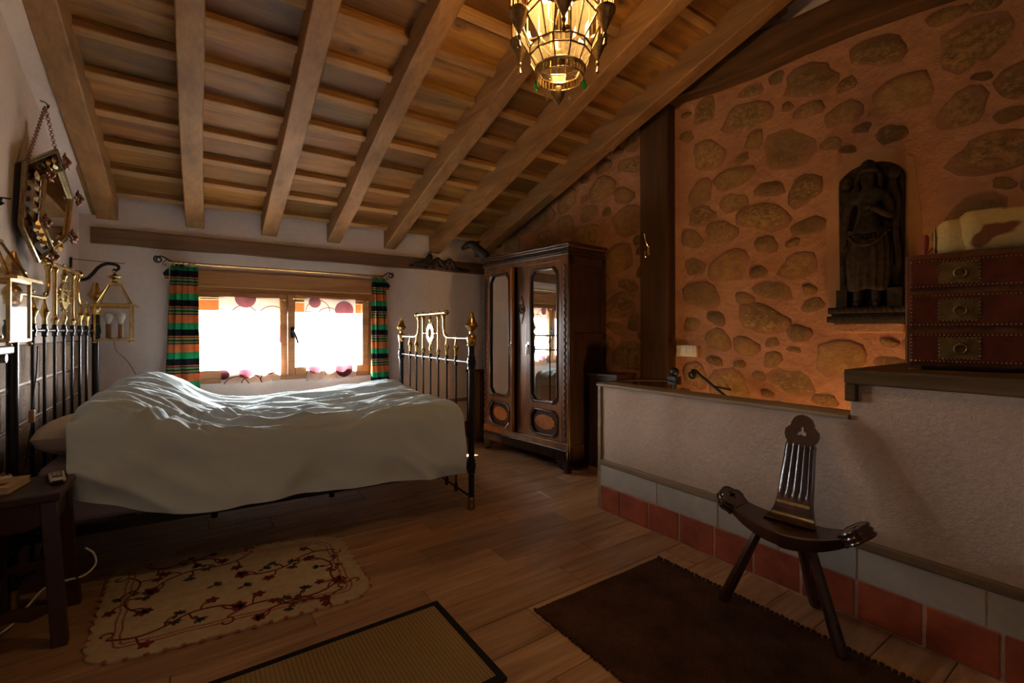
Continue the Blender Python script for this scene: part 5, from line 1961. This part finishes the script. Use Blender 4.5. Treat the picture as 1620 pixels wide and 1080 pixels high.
# folded cream blanket on the chest
bl = thing('folded_blanket', 'folded cream wool blanket with brown patches lying on the drawer chest', 'blanket', (2.585, 0.707, 1.581), math.radians(-74))
def wool():
    m, n, l, b = newmat('cream_wool')
    mp = coords(n, l, rand=False)
    t = tex_noise(n, l, mp, 160, 4)
    t2 = tex_noise(n, l, mp, 7.0, 2, 0.4)
    r = ramp(n, [(0.63, (0.55, 0.40, 0.17)), (0.67, (0.20, 0.08, 0.035))])
    l.new(t2.outputs[0], r.inputs[0])
    l.new(r.outputs[0], b.inputs['Base Color'])
    b.inputs['Roughness'].default_value = 1.0
    b.inputs['Specular IOR Level'].default_value = 0.05
    add_bump(n, l, b, t.outputs[0], 0.9, 0.006)
    return m
M['wool'] = wool()
def roll(name, x0, x1, yc, r, zc, sy):
    def fn(u, v):
        a = 2 * PI * v
        x = x0 + (x1 - x0) * u
        bul = 1 + 0.04 * math.sin(u * 9) + 0.05 * nz(u * 5, v * 4, 3)
        ed = 1 - 0.5 * max(0, (0.10 - u) / 0.10) ** 2
        s = 3.0
        ca, sa = math.cos(a), math.sin(a)
        k = 1.0 / ((abs(ca) ** s + abs(sa) ** s) ** (1 / s))
        return (x, yc + r * sy * ca * k * bul * ed, zc + r * sa * k * bul * ed)
    q = MB().grid(fn, 30, 30)
    q.add([(x0 + 0.004, yc + r * sy * 0.8 * math.cos(2 * PI * k / 16), zc + r * 0.8 * math.sin(2 * PI * k / 16)) for k in range(16)], [tuple(range(16))])
    return q.build(name, M['wool'], bl, smooth=180)
roll('blanket_fold', 0.092, 0.60, 0.13, 0.078, 0.074, 1.15)
roll('blanket_fold', 0.162, 0.62, 0.125, 0.090, 0.088, 1.20)
pz = thing('red_handle', 'small red wooden handle sticking out beside the folded blanket', 'handle', (2.585, 0.707, 1.581), math.radians(-74))
M['redwood'] = plain('red_paint', (0.28, 0.03, 0.015), 0.5)
q = MB()
q.lathe([(0.006, 0.0), (0.008, 0.03), (0.012, 0.035), (0.014, 0.06), (0.014, 0.085), (0.010, 0.10)], (0.066, 0.12, 0.0), n=10)
q.build('red_knob', M['redwood'], pz, smooth=50)
MB().cyl((0.066, 0.12, 0.01), (0.10, 0.12, 0.05), 0.006).build('peg', M['redwood'], pz)

# ------------------------------------------------------------------ carved stone relief on its bracket
SY = 1.135
st = thing('stone_relief', 'dark carved stone relief of a standing crowned figure on the rubble wall', 'sculpture', (WX(SY), SY, 1.40), WANG + PI)
# local x: towards the window along the wall; local y: into the room
M['relief'] = plain('dark_basalt', (0.034, 0.021, 0.012), 0.85, 0, 0.12, 0.5, 30, 1.0)
M['bay'] = plaster('smooth_ochre_render', (0.37, 0.18, 0.075), (0.29, 0.135, 0.055), 0.9, scale=14, bump=0.35)
bay = MB().prism([(-0.235, -0.02), (0.235, -0.02), (0.245, 0.55), (0.20, 0.88), (0.10, 0.98), (-0.10, 0.97), (-0.205, 0.88), (-0.24, 0.5)], Matrix.Translation((WX(SY), SY, 1.40)) @ Matrix.Rotation(WANG + PI, 4, 'Z') @ XZ, -0.02, 0.004)
bay.build('render_patch', M['bay'], wall_right)
bw_ = 0.158
arch = [(-bw_, 0.0), (bw_, 0.0), (bw_ + 0.004, 0.40), (bw_ + 0.008, 0.78)] + [((bw_ + 0.008) * math.cos(a), 0.78 + 0.12 * math.sin(a)) for a in [PI * k / 10 for k in range(1, 10)]] + [(-bw_ - 0.008, 0.78), (-bw_ - 0.004, 0.40)]
q = MB().prism(arch, XZ, 0.0, 0.045)
q.build('back_slab', M['relief'], st, bevel=0.012)
q = MB()
for (z0, z1, w, dpt) in ((-0.095, -0.055, 0.205, 0.15), (-0.055, -0.040, 0.185, 0.135), (-0.040, 0.0, 0.200, 0.145)):
    q.box(-w, w, 0.0, dpt, z0, z1)
q.build('pedestal', M['relief'], st, bevel=0.012, seg=3)
q = MB()
for k in range(13):
    x = -0.18 + k * 0.03
    for z, rr in ((-0.075, 0.020), (-0.02, 0.019)):
        q.sphere((x, 0.145, z), rr, 7, 5, (0.8, 0.4, 0.9))
q.build('lotus_petals', M['relief'], st, smooth=60)
def skin(name, chains, mat, parent, sub=2, flat=None):
    """chains of (x, y, z, r); points that coincide are welded"""
    vs_, es, rs = [], [], []
    key = {}
    def vid(p):
        k = (round(p[0], 4), round(p[1], 4), round(p[2], 4))
        if k not in key:
            key[k] = len(vs_)
            vs_.append(p[:3])
            rs.append(p[3])
        return key[k]
    for chn in chains:
        ids = [vid(p) for p in chn]
        es.extend(zip(ids[:-1], ids[1:]))
    me = bpy.data.meshes.new(name)
    me.from_pydata(vs_, es, [])
    me.materials.append(mat)
    o = bpy.data.objects.new(name, me)
    col.objects.link(o)
    o.parent = parent
    sk = o.modifiers.new('skin', 'SKIN')
    sk.use_smooth_shade = True
    me.skin_vertices.new() if hasattr(me.skin_vertices, 'new') and len(me.skin_vertices) == 0 else None
    if len(me.skin_vertices) == 0:
        bm = bmesh.new()
        bm.from_mesh(me)
        bm.verts.layers.skin.verify()
        bm.to_mesh(me)
        bm.free()
    data = me.skin_vertices[0].data
    for i, r in enumerate(rs):
        rr = r if isinstance(r, tuple) else (r, r)
        data[i].radius = rr
        data[i].use_root = (i == 0)
    sb = o.modifiers.new('smooth', 'SUBSURF')
    sb.levels = sub
    sb.render_levels = sub
    return o
D = 0.085
body = [
    [(0.0, D, 0.47, 0.062), (0.005, D, 0.56, 0.050), (0.004, D, 0.635, 0.062), (0.0, D, 0.69, 0.058), (0.0, D + 0.005, 0.725, 0.026), (0.0, D + 0.015, 0.760, 0.038), (0.0, D + 0.015, 0.800, 0.042), (0.0, D + 0.01, 0.835, 0.034)],
    [(0.0, D, 0.69, 0.058), (0.075, D, 0.675, 0.036), (0.105, D + 0.005, 0.60, 0.028), (0.115, D + 0.012, 0.51, 0.025), (0.118, D + 0.02, 0.42, 0.020), (0.118, D + 0.022, 0.385, 0.016)],
    [(0.0, D, 0.69, 0.058), (-0.075, D, 0.675, 0.036), (-0.108, D + 0.005, 0.60, 0.028), (-0.112, D + 0.018, 0.535, 0.026), (-0.06, D + 0.05, 0.575, 0.021), (-0.02, D + 0.065, 0.600, 0.018)],
    [(0.0, D, 0.47, 0.062), (0.045, D, 0.42, 0.052), (0.050, D, 0.26, 0.042), (0.050, D, 0.10, 0.030), (0.050, D + 0.01, 0.025, 0.026), (0.055, D + 0.055, 0.014, 0.016)],
    [(0.0, D, 0.47, 0.062), (-0.045, D, 0.42, 0.052), (-0.045, D, 0.26, 0.042), (-0.042, D, 0.10, 0.030), (-0.042, D + 0.01, 0.025, 0.026), (-0.047, D + 0.055, 0.014, 0.016)],
]
skin('figure', body, M['relief'], st)
q = MB()
q.lathe([(0.044, 0.815), (0.050, 0.825), (0.050, 0.84), (0.042, 0.85), (0.038, 0.87), (0.030, 0.888), (0.012, 0.90)], (0, D + 0.01, 0), n=14)
for sg in (-1, 1):
    q.tube(smoothpath([(sg * 0.045, D, 0.82), (sg * 0.062, D, 0.78), (sg * 0.058, D + 0.005, 0.72)], 4), 0.014, 7)
q.build('headdress', M['relief'], st, smooth=50)
q = MB()
q.lathe([(0.004, 0), (0.009, -0.012), (0.002, -0.018)], (0, D + 0.058, 0.79), n=6)
q.box(-0.016, 0.016, D + 0.045, D + 0.054, 0.757, 0.762)
for sg in (-1, 1):
    q.sphere((sg * 0.016, D + 0.050, 0.795), 0.007, 6, 4, (1.3, 0.6, 0.6))
q.build('face_carving', M['relief'], st, smooth=50)
q = MB()
prof = []
for k in range(15):
    t = k / 14
    prof.append((0.104 - 0.006 * t + 0.010 * math.sin(t * PI), 0.475 - 0.37 * t))
def skirt(u, v):
    a = PI * (u - 0.5) * 1.25
    z = 0.47 - 0.36 * v
    r = 0.098 + 0.012 * math.sin(v * PI)
    pleat = 0.007 * math.cos(a * 16) * min(1, v * 3)
    return ((r + pleat) * math.sin(a) * 1.02, D - 0.005 + (r * 0.62 + pleat) * math.cos(a), z - 0.015 * abs(math.sin(a * 2)))
q.grid(skirt, 64, 14)
o = q.build('pleated_skirt', M['relief'], st, smooth=180)
m_ = o.modifiers.new('thickness', 'SOLIDIFY')
m_.thickness = 0.008
q = MB()
for z, w in ((0.475, 0.104), (0.462, 0.106)):
    pts = [(w * math.sin(PI * (k / 16 - 0.5) * 1.15), D - 0.005 + w * 0.66 * math.cos(PI * (k / 16 - 0.5) * 1.15), z - (0.035 if z > 0.6 else 0.012) * math.cos(PI * (k / 16 - 0.5))) for k in range(17)]
    q.tube(pts, 0.008, 6)
q.build('girdle', M['relief'], st, smooth=60)
q = MB()
for k in range(7):
    q.sphere((-0.06 + 0.02 * k, D + 0.066, 0.425 - 0.01 * math.cos(k - 3)), 0.009, 6, 4)
q.tube(smoothpath([(-0.09, D + 0.05, 0.44), (-0.04, D + 0.075, 0.385), (0.03, D + 0.078, 0.375), (0.09, D + 0.05, 0.43)], 5), 0.011, 6)
q.build('sash', M['relief'], st, smooth=60)
# hand laid on the chest: palm and fingers
q = MB()
q.sphere((-0.008, D + 0.070, 0.605), 0.020, 8, 6, (1.1, 0.6, 0.9))
for k in range(4):
    q.tube([(0.004, D + 0.074, 0.592 + k * 0.010), (0.022, D + 0.076, 0.594 + k * 0.0105), (0.036 - abs(k - 1.6) * 0.004, D + 0.070, 0.594 + k * 0.010)], [0.0062, 0.0058, 0.0042], 6)
q.tube([(-0.01, D + 0.074, 0.615), (0.004, D + 0.082, 0.630), (0.014, D + 0.080, 0.640)], [0.007, 0.006, 0.004], 6)
for k in range(4):
    q.tube([(0.108 + k * 0.008, D + 0.026, 0.380), (0.108 + k * 0.008, D + 0.030, 0.358), (0.109 + k * 0.007, D + 0.026, 0.340)], [0.006, 0.0055, 0.004], 6)
q.tube([(0.104, D + 0.028, 0.392), (0.098, D + 0.040, 0.372), (0.100, D + 0.042, 0.358)], [0.006, 0.005, 0.004], 6)
q.build('hands', M['relief'], st, smooth=60)
# side carvings: lotus stalk, attendant plinths
q = MB()
q.tube(smoothpath([(-0.135, 0.06, 0.13), (-0.142, 0.065, 0.30), (-0.130, 0.07, 0.45), (-0.140, 0.065, 0.62), (-0.118, 0.07, 0.74), (-0.128, 0.068, 0.80)], 5), 0.017, 7)
q.sphere((-0.122, 0.07, 0.80), 0.034, 10, 7, (1, 0.7, 1.1))
q.sphere((0.118, 0.06, 0.79), 0.040, 10, 7, (1, 0.6, 1.2))
q.sphere((-0.132, 0.06, 0.20), 0.034, 8, 6, (0.8, 0.7, 2.2))
q.sphere((0.135, 0.06, 0.22), 0.028, 8, 6, (0.7, 0.7, 2.6))
q.box(-0.165, -0.095, 0.03, 0.115, 0.0, 0.11)
q.box(0.105, 0.162, 0.03, 0.11, 0.0, 0.11)
q.build('side_carving', M['relief'], st, smooth=40)
# plaster corbel under the relief
MB().prism([(-0.17, -0.16), (0.19, -0.16), (0.19, -0.096), (-0.17, -0.096)], XZ, 0.0, 0.06).build('corbel', M['mortar'], st, bevel=0.01)

# ------------------------------------------------------------------ wall fittings
sw = thing('light_switch', 'cream double light switch on the rubble wall beside the post', 'switch', (WX(2.345), 2.345, 1.09), WANG + PI)
M['ivory'] = plain('ivory_plastic', (0.66, 0.58, 0.42), 0.4)
MB().box(-0.085, 0.085, 0.0, 0.028, -0.046, 0.046).build('switch_plate', M['ivory'], sw, bevel=0.005)
for x in (-0.04, 0.022):
    MB().box(x - 0.02, x + 0.032, 0.028, 0.033, -0.03, 0.03).build('rocker', M['ivory'], sw, bevel=0.003)
hk_ = thing('coat_hook', 'brass coat hook screwed to the dark timber post', 'hook', (WX(2.63) - 0.10, 2.63, 1.93), WANG + PI)
q = MB()
q.prism([(-0.012, -0.03), (0.012, -0.03), (0.016, 0.0), (0.010, 0.045), (0, 0.06), (-0.010, 0.045), (-0.016, 0.0)], XZ, 0.0, 0.008)
q.tube(smoothpath([(0, 0.006, 0.04), (0, 0.03, 0.06), (0.0, 0.055, 0.10), (0.0, 0.065, 0.135)], 5), 0.006, 7)
q.sphere((0, 0.066, 0.14), 0.011, 8, 6)
q.tube(smoothpath([(0, 0.006, -0.02), (0, 0.03, -0.055), (0, 0.055, -0.045), (0, 0.06, -0.015)], 5), 0.006, 7)
q.sphere((0, 0.06, -0.01), 0.010, 8, 6)
q.build('hook_body', M['brass'], hk_, smooth=50)
sk_ = thing('wall_socket', 'small cream socket on the window wall behind the footboard', 'socket', (1.94, YB, 0.655))
MB().box(-0.032, 0.032, -0.010, 0.0, -0.055, 0.055).build('socket_plate', M['ivory'], sk_, bevel=0.004)
for z in (-0.024, 0.024):
    MB().lathe([(0.017, 0), (0.017, 0.003)], (0, -0.010, z), (0, -1, 0), 12).build('socket_insert', M['ivory'], sk_)
# iron handrail of the stair
hr = thing('stair_handrail', 'black wrought iron handrail with scrolled end rising from the stairwell', 'handrail', (0, 0, 0))
hx, hy = 3.20, 2.17
q = MB()
sp_ = [(hx, hy + 0.02 + u, 0.915 + v) for u, v in spiral((0.0, 0.0), 0.012, 0.034, PI * 1.2, -1.35, 22)]
end = sp_[-1]
q.tube(sp_ + [(hx, end[1] - 0.03, end[2] + 0.002), (hx, end[1] - 0.07, end[2] - 0.03), (hx + 0.02, 1.75, 0.66), (hx + 0.10, 1.2, 0.28), (hx + 0.18, 0.5, -0.2)], 0.010, 7)
q.build('rail_bar', M['iron'], hr, smooth=60)
q = MB()
q.cyl((hx + 0.01, 2.0, 0.84), (WX(2.0) + 0.01, 2.0, 0.80), 0.008)
q.cyl((hx + 0.06, 1.4, 0.41), (WX(1.4) + 0.01, 1.4, 0.38), 0.008)
q.build('wall_stay', M['iron'], hr)
nw = thing('iron_newel', 'black iron newel with round knob behind the parapet coping', 'newel', (3.10, 2.275, 0.0))
q = MB()
q.cyl((0, 0, -0.18), (0, 0, 0.84), 0.016)
q.box(-0.035, 0.035, -0.035, 0.035, 0.84, 0.90)
q.build('newel_post', M['iron'], nw, smooth=40)
MB().sphere((0, 0, 0.935), 0.036, 14, 10).build('newel_knob', M['iron'], nw, smooth=180)
q = MB()
q.tube(smoothpath([(0.0, 0.0, 0.86), (-0.1, 0.06, 0.87), (-0.35, 0.18, 0.875), (-0.60, 0.16, 0.872)], 6), 0.008, 7)
q.build('guard_bar', M['iron'], nw, smooth=60)

# carved dark ornaments on the wall beam and the wardrobe
dg = thing('carved_dragon', 'black carved serpent ornament fixed along the wall beam between window and wardrobe', 'ornament', (1.98, YB - 0.035, 2.0))
M['ebony'] = plain('ebony', (0.018, 0.013, 0.011), 0.45, 0, 0.5, 0.4, 30, 0.4)
skin('serpent_body', [[(0.05, -0.02, -0.005, 0.020), (0.14, -0.022, 0.0, 0.022), (0.20, -0.024, 0.04, 0.028), (0.235, -0.026, 0.10, 0.034), (0.27, -0.026, 0.065, 0.026)],
                      [(0.14, -0.022, 0.0, 0.022), (0.26, -0.022, -0.015, 0.024), (0.33, -0.024, 0.075, 0.038), (0.385, -0.024, 0.015, 0.026), (0.43, -0.022, -0.015, 0.024), (0.475, -0.024, 0.075, 0.040), (0.53, -0.022, 0.03, 0.026), (0.55, -0.022, -0.02, 0.022), (0.66, -0.02, -0.035, 0.018), (0.76, -0.02, -0.03, 0.010)]], M['ebony'], dg)
q = MB()
for k in range(9):
    q.sphere((0.02 + k * 0.085, -0.016, -0.028 + 0.010 * math.sin(k * 2.0)), 0.022, 7, 5, (1.6, 0.7, 0.8))
q.sphere((0.235, -0.032, 0.10), 0.022, 8, 6, (1.4, 0.8, 0.9))
q.cyl((0.228, -0.03, 0.11), (0.215, -0.03, 0.15), 0.008, 0.002)
q.cyl((0.245, -0.03, 0.11), (0.25, -0.03, 0.15), 0.008, 0.002)
q.build('scroll_leaves', M['ebony'], dg, smooth=60)
eh = thing('carved_animal', 'black carved animal head leaning out over the window end of the wardrobe', 'ornament', (2.665, 4.36, 2.03))
skin('animal_body', [[(0.03, 0.0, 0.02, 0.055), (-0.02, 0.05, 0.075, 0.056), (-0.06, 0.10, 0.135, 0.052), (-0.09, 0.14, 0.185, 0.054), (-0.135, 0.165, 0.175, 0.044), (-0.18, 0.185, 0.14, 0.030), (-0.20, 0.195, 0.115, 0.024)]], M['ebony'], eh)
q = MB()
q.lathe([(0.006, 0), (0.018, 0.02), (0.004, 0.065)], (-0.07, 0.12, 0.195), (0.7, -0.2, 0.25), 8, 1.0, 0.5)
q.lathe([(0.006, 0), (0.018, 0.02), (0.004, 0.06)], (-0.075, 0.16, 0.19), (0.5, 0.5, 0.25), 8, 1.0, 0.5)
q.build('ears', M['ebony'], eh, smooth=60)
MB().box(-0.02, 0.06, -0.04, 0.04, -0.0, 0.02).build('base', M['ebony'], eh, bevel=0.004)

# ------------------------------------------------------------------ rugs
def rug_outline(corners, r, n=6):
    out = []
    m = len(corners)
    for i in range(m):
        p0, p1, p2 = Vector(corners[i - 1]), Vector(corners[i]), Vector(corners[(i + 1) % m])
        a = p1 + (p0 - p1).normalized() * r
        b_ = p1 + (p2 - p1).normalized() * r
        for k in range(n + 1):
            t = k / n
            out.append((1 - t) ** 2 * a + 2 * t * (1 - t) * p1 + t * t * b_)
    return out
def resample(loop, step):
    out = []
    for i in range(len(loop)):
        a, b_ = loop[i], loop[(i + 1) % len(loop)]
        n_ = max(1, int((b_ - a).length / step))
        for k in range(n_):
            out.append(a + (b_ - a) * (k / n_))
    return out
fr = thing('floral_rug', 'cream rug embroidered with red and green vines beside the bed', 'rug', (0.2, 2.65, 0.0))
FC = [(-0.34 - 0.2, 2.30 - 2.65), (0.73 - 0.2, 2.185 - 2.65), (0.755 - 0.2, 2.96 - 2.65), (-0.33 - 0.2, 3.24 - 2.65)]
base = resample(rug_outline(FC, 0.16), 0.02)
n_ = len(base)
M['rugcream'] = plain('cream_felt', (0.50, 0.39, 0.24), 0.95, 0, 0.1, 0.14, 22, 0.5)
def scaled(loop, d, z=0.0):
    c = Vector((0.0, 0.0))
    out = []
    m = len(loop)
    for i in range(m):
        t = (loop[(i + 1) % m] - loop[i - 1]).normalized()
        nrm = Vector((-t.y, t.x))
        out.append(loop[i] + nrm * d)
    return out
wob = [p + (p.normalized() * 0.006 * math.sin(i * 1.9)) for i, p in enumerate(base)]
q = MB()
vs_ = [(p.x, p.y, 0.001) for p in wob] + [(p.x, p.y, 0.010 + 0.002 * math.sin(i * 0.9)) for i, p in enumerate(wob)]
ins = scaled(base, 0.03)
vs_ += [(p.x, p.y, 0.013) for p in ins]
fs = []
for lv_ in range(2):
    for i in range(n_):
        j = (i + 1) % n_
        fs.append((lv_ * n_ + i, lv_ * n_ + j, (lv_ + 1) * n_ + j, (lv_ + 1) * n_ + i))
fs.append(tuple(range(2 * n_, 3 * n_)))
q.add(vs_, fs)
q.build('rug_felt', M['rugcream'], fr, smooth=50)
M['emb_red'] = plain('red_wool_thread', (0.17, 0.03, 0.025), 0.95, 0, 0.1, 0.3, 60)
M['emb_pink'] = plain('rose_wool_thread', (0.36, 0.13, 0.09), 0.95, 0, 0.1, 0.3, 60)
M['emb_green'] = plain('green_wool_thread', (0.065, 0.075, 0.045), 0.95, 0, 0.1, 0.3, 60)
q = MB()
for d in (0.082, 0.105):
    lp = scaled(base, d)
    q.tube([(p.x + 0.003 * math.sin(i * 0.8), p.y + 0.003 * math.cos(i * 0.7), 0.0135) for i, p in enumerate(lp)], 0.0042, 5, closed=True, flat=0.45)
q.build('border_stitching', M['emb_pink'], fr)
q = MB()
for i in range(0, n_, 3):
    p = wob[i]
    q.sphere((p.x, p.y, 0.008), 0.009, 6, 4, (1.3, 1.0, 0.7))
stuff(q.build('knotted_edge', M['emb_pink'], fr))
vine = MB()
def blob(q, c, a, ln, w, z=0.0145):
    ca, sa = math.cos(a), math.sin(a)
    pts = [(0, 0), (0.3 * ln, 0.45 * w), (0.7 * ln, 0.4 * w), (ln, 0), (0.7 * ln, -0.4 * w), (0.3 * ln, -0.45 * w)]
    vs_ = [(c[0] + x * ca - y * sa, c[1] + x * sa + y * ca, z) for x, y in pts]
    vs_ += [(x, y, z - 0.003) for x, y, _ in vs_]
    q.add(vs_, [(0, 1, 2, 3, 4, 5)] + [(i, (i + 1) % 6, 6 + (i + 1) % 6, 6 + i) for i in range(6)])
def flower(c, s, a):
    flo = MB()
    for k in range(5):
        blob(flo, c, a + 2 * PI * k / 5, 0.036 * s, 0.026 * s)
    flo.build('embroidered_flower', M['emb_red'], fr)
def leafc(c, a, s=1.0):
    lef = MB()
    for k in (-0.9, -0.3, 0.3, 0.9, PI):
        blob(lef, c, a + k, 0.040 * s, 0.018 * s)
    lef.build('embroidered_leaf', M['emb_green'], fr)
def sprig(o, a, s, mir):
    """a branch with curls, leaves and flowers"""
    ca, sa = math.cos(a), math.sin(a)
    def P(u, v):
        v *= mir
        return (o[0] + s * (u * ca - v * sa), o[1] + s * (u * sa + v * ca))
    main = [P(0, 0), P(0.08, 0.035), P(0.17, 0.02), P(0.26, -0.03), P(0.36, -0.02), P(0.44, 0.03)]
    vine.tube([(x, y, 0.0138) for x, y in [tuple(p) for p in smoothpath([(p[0], p[1], 0) for p in main], 5) and [(v.x, v.y) for v in smoothpath([(p[0], p[1], 0) for p in main], 5)]]], 0.0050, 5, flat=0.5)
    for (u, v, du, dv, lf) in ((0.08, 0.035, 0.03, 0.075, 0), (0.17, 0.02, 0.05, -0.07, 1), (0.26, -0.03, 0.03, 0.07, 1), (0.30, -0.03, 0.05, -0.06, 0), (0.38, -0.01, 0.06, 0.06, 0)):
        a0, b_, c_ = P(u, v), P(u + du * 0.3, v + dv * 0.7), P(u + du, v + dv)
        vine.tube([(v_.x, v_.y, 0.0138) for v_ in smoothpath([(a0[0], a0[1], 0), (b_[0], b_[1], 0), (c_[0], c_[1], 0)], 4)], 0.0042, 5, flat=0.5)
        if lf:
            leafc(c_, a + mir * math.atan2(dv, du), 0.9 * s)
        else:
            flower(c_, 0.85 * s, a)
    e = P(0.44, 0.03)
    flower(e, 1.05 * s, a)
    leafc(P(0.20, 0.0), a + 0.5 * mir, 0.9 * s)
    cur = [P(0.0, 0.0)] + [P(-0.02 + 0.032 * math.cos(t_) * (1 - 0.09 * k), -0.045 + 0.032 * math.sin(t_) * (1 - 0.09 * k)) for k, t_ in enumerate([1.4 - 0.7 * k for k in range(8)])]
    vine.tube([(v_.x, v_.y, 0.0138) for v_ in smoothpath([(x, y, 0) for x, y in cur], 3)], 0.0042, 5, flat=0.5)
sprig((-0.46, -0.20), 0.05, 1.0, -1)
sprig((-0.05, -0.27), -0.02, 1.05, 1)
sprig((0.46, 0.12), PI + 0.15, 1.0, -1)
sprig((0.08, 0.33), PI + 0.30, 1.05, 1)
sprig((0.44, -0.28), PI / 2 + 0.2, 0.85, 1)
sprig((-0.44, 0.36), -PI / 2 + 0.1, 0.9, 1)
sprig((-0.38, 0.44), -0.30, 0.8, -1)
sprig((0.40, -0.33), PI + 0.0, 0.8, 1)
for c in ((-0.10, 0.05), (0.12, 0.09), (0.02, -0.04)):
    leafc(c, 0.4, 0.9)
vine.build('vine_embroidery', M['emb_red'], fr)

tm = thing('tatami_mat', 'woven straw tatami mat with black cloth border on the floor', 'mat', (0, 0, 0))
def tatami():
    m, n, l, b = newmat('woven_rush')
    mp = coords(n, l, rand=False)
    w1 = n.new('ShaderNodeTexWave')
    w1.bands_direction = 'X'
    w1.inputs['Scale'].default_value = 21
    w1.inputs['Distortion'].default_value = 0.6
    w1.inputs['Detail'].default_value = 1
    l.new(mp.outputs[0], w1.inputs['Vector'])
    w2 = n.new('ShaderNodeTexWave')
    w2.bands_direction = 'Y'
    w2.inputs['Scale'].default_value = 60
    w2.inputs['Distortion'].default_value = 1.0
    l.new(mp.outputs[0], w2.inputs['Vector'])
    r = ramp(n, [(0.1, (0.23, 0.145, 0.045)), (0.6, (0.33, 0.215, 0.07))])
    l.new(w1.outputs[0], r.inputs[0])
    c = mixc(n, l, 0.35, r.outputs[0], w2.outputs[0], 'OVERLAY')
    l.new(c, b.inputs['Base Color'])
    b.inputs['Roughness'].default_value = 0.7
    add_bump(n, l, b, w1.outputs[0], 0.5, 0.004)
    return m
M['tatami'] = tatami()
M['blackcloth'] = plain('black_cloth', (0.014, 0.012, 0.012), 0.9, 0, 0.2)
TX0, TX1, TY0, TY1 = -0.25, 0.935, 1.385, 1.962
MB().box(TX0 + 0.03, TX1 - 0.028, TY0 + 0.028, TY1 - 0.026, 0.001, 0.016).build('rush_mat', M['tatami'], tm, bevel=0.003)
for (x0, x1, y0, y1) in ((TX0, TX1, TY0, TY0 + 0.03), (TX0, TX1, TY1 - 0.028, TY1), (TX1 - 0.030, TX1, TY0 + 0.03, TY1 - 0.028), (TX0, TX0 + 0.03, TY0 + 0.03, TY1 - 0.028)):
    MB().box(x0, x1, y0, y1, 0.0, 0.0175).build('border', M['blackcloth'], tm, bevel=0.003)

br = thing('brown_rug', 'dark brown coarse woven rug under the three-legged chair', 'rug', (1.70, 0.80, 0))
def brown():
    m, n, l, b = newmat('brown_jute')
    mp = coords(n, l, rand=False)
    t1 = tex_noise(n, l, mp, 5, 4, 0.6)
    t2 = tex_noise(n, l, mp, 130, 4, 0.7)
    r = ramp(n, [(0.3, (0.050, 0.024, 0.014)), (0.7, (0.125, 0.056, 0.030))])
    l.new(t1.outputs[0], r.inputs[0])
    c = mixc(n, l, 0.9, r.outputs[0], t2.outputs[0], 'OVERLAY')
    l.new(c, b.inputs['Base Color'])
    b.inputs['Roughness'].default_value = 1.0
    b.inputs['Specular IOR Level'].default_value = 0.1
    add_bump(n, l, b, t2.outputs[0], 1.0, 0.012)
    return m
M['brown'] = brown()
def brn(u, v):
    x = -0.425 + 0.85 * u
    y = -0.90 + 1.767 * v
    e = min(u, 1 - u) * 0.85
    f = min(v, 1 - v) * 1.767
    if u in (0.0, 1.0):
        x += 0.007 * math.sin(v * 230) + 0.006 * nz(v * 9, u)
    if v in (0.0, 1.0):
        y += 0.004 * math.sin(u * 160) + 0.012 * nz(u * 5, v)
    z = 0.009 + 0.0025 * math.sin(v * 1.767 * 2 * PI / 0.016) * math.cos(x * 20) * 0.6 + 0.0015 * nz(x * 60, y * 60)
    if u in (0.0, 1.0) or v in (0.0, 1.0):
        z = 0.001
    return (x, y, z)
MB().grid(brn, 60, 330).build('rug_weave', M['brown'], br, smooth=180)
q = MB()
for k in range(84):
    y = -0.88 + k * 0.021
    for x in (-0.428, 0.428):
        q.sphere((x + 0.003 * math.sin(k * 2.2), y, 0.007), 0.009, 6, 4, (1.0, 1.1, 0.7))
stuff(q.build('knotted_edge', M['brown'], br, smooth=180))

# ------------------------------------------------------------------ names and descriptions of the setting
for nm, lab, cat_ in (
        ('floor', 'wood-look plank floor of the attic room', 'floor'),
        ('wall_back', 'white plastered wall around the window', 'wall'),
        ('wall_left', 'white plastered wall behind the headboard with masonry below', 'wall'),
        ('wall_front', 'plastered wall behind the viewer', 'wall'),
        ('wall_right', 'rubble stone wall in pink mortar on the right', 'wall'),
        ('ceiling', 'sloping timber ceiling of boards on exposed rafters', 'ceiling'),
        ('trim_1', 'brown timber beam let into the wall above the window', 'beam'),
        ('trim_2', 'dark upright timber post against the stone wall', 'post'),
        ('trim_3', 'heavy dark tie beam along the top of the stone wall', 'beam'),
        ('trim_4', 'thick wooden ledge slab under the drawer chest', 'ledge'),
        ('trim_5', 'short wooden block under the corner of the ledge', 'block'),
        ('trim_6', 'narrow wooden dado rail low on the window wall', 'rail'),
        ('wall_parapet', 'low stuccoed parapet with red and grey base tiles', 'wall'),
        ('floor_stairs', 'steps going down behind the parapet', 'stairs'),
        ('baseboard_back', 'terracotta tile skirting along the window wall', 'baseboard'),
        ('window_1', 'wide wooden two-sash window with shutter box above', 'window'),
        ('ground', 'pale sunlit ground outside the window', 'ground')):
    o = bpy.data.objects.get(nm)
    if o:
        tag(o, lab, cat_)
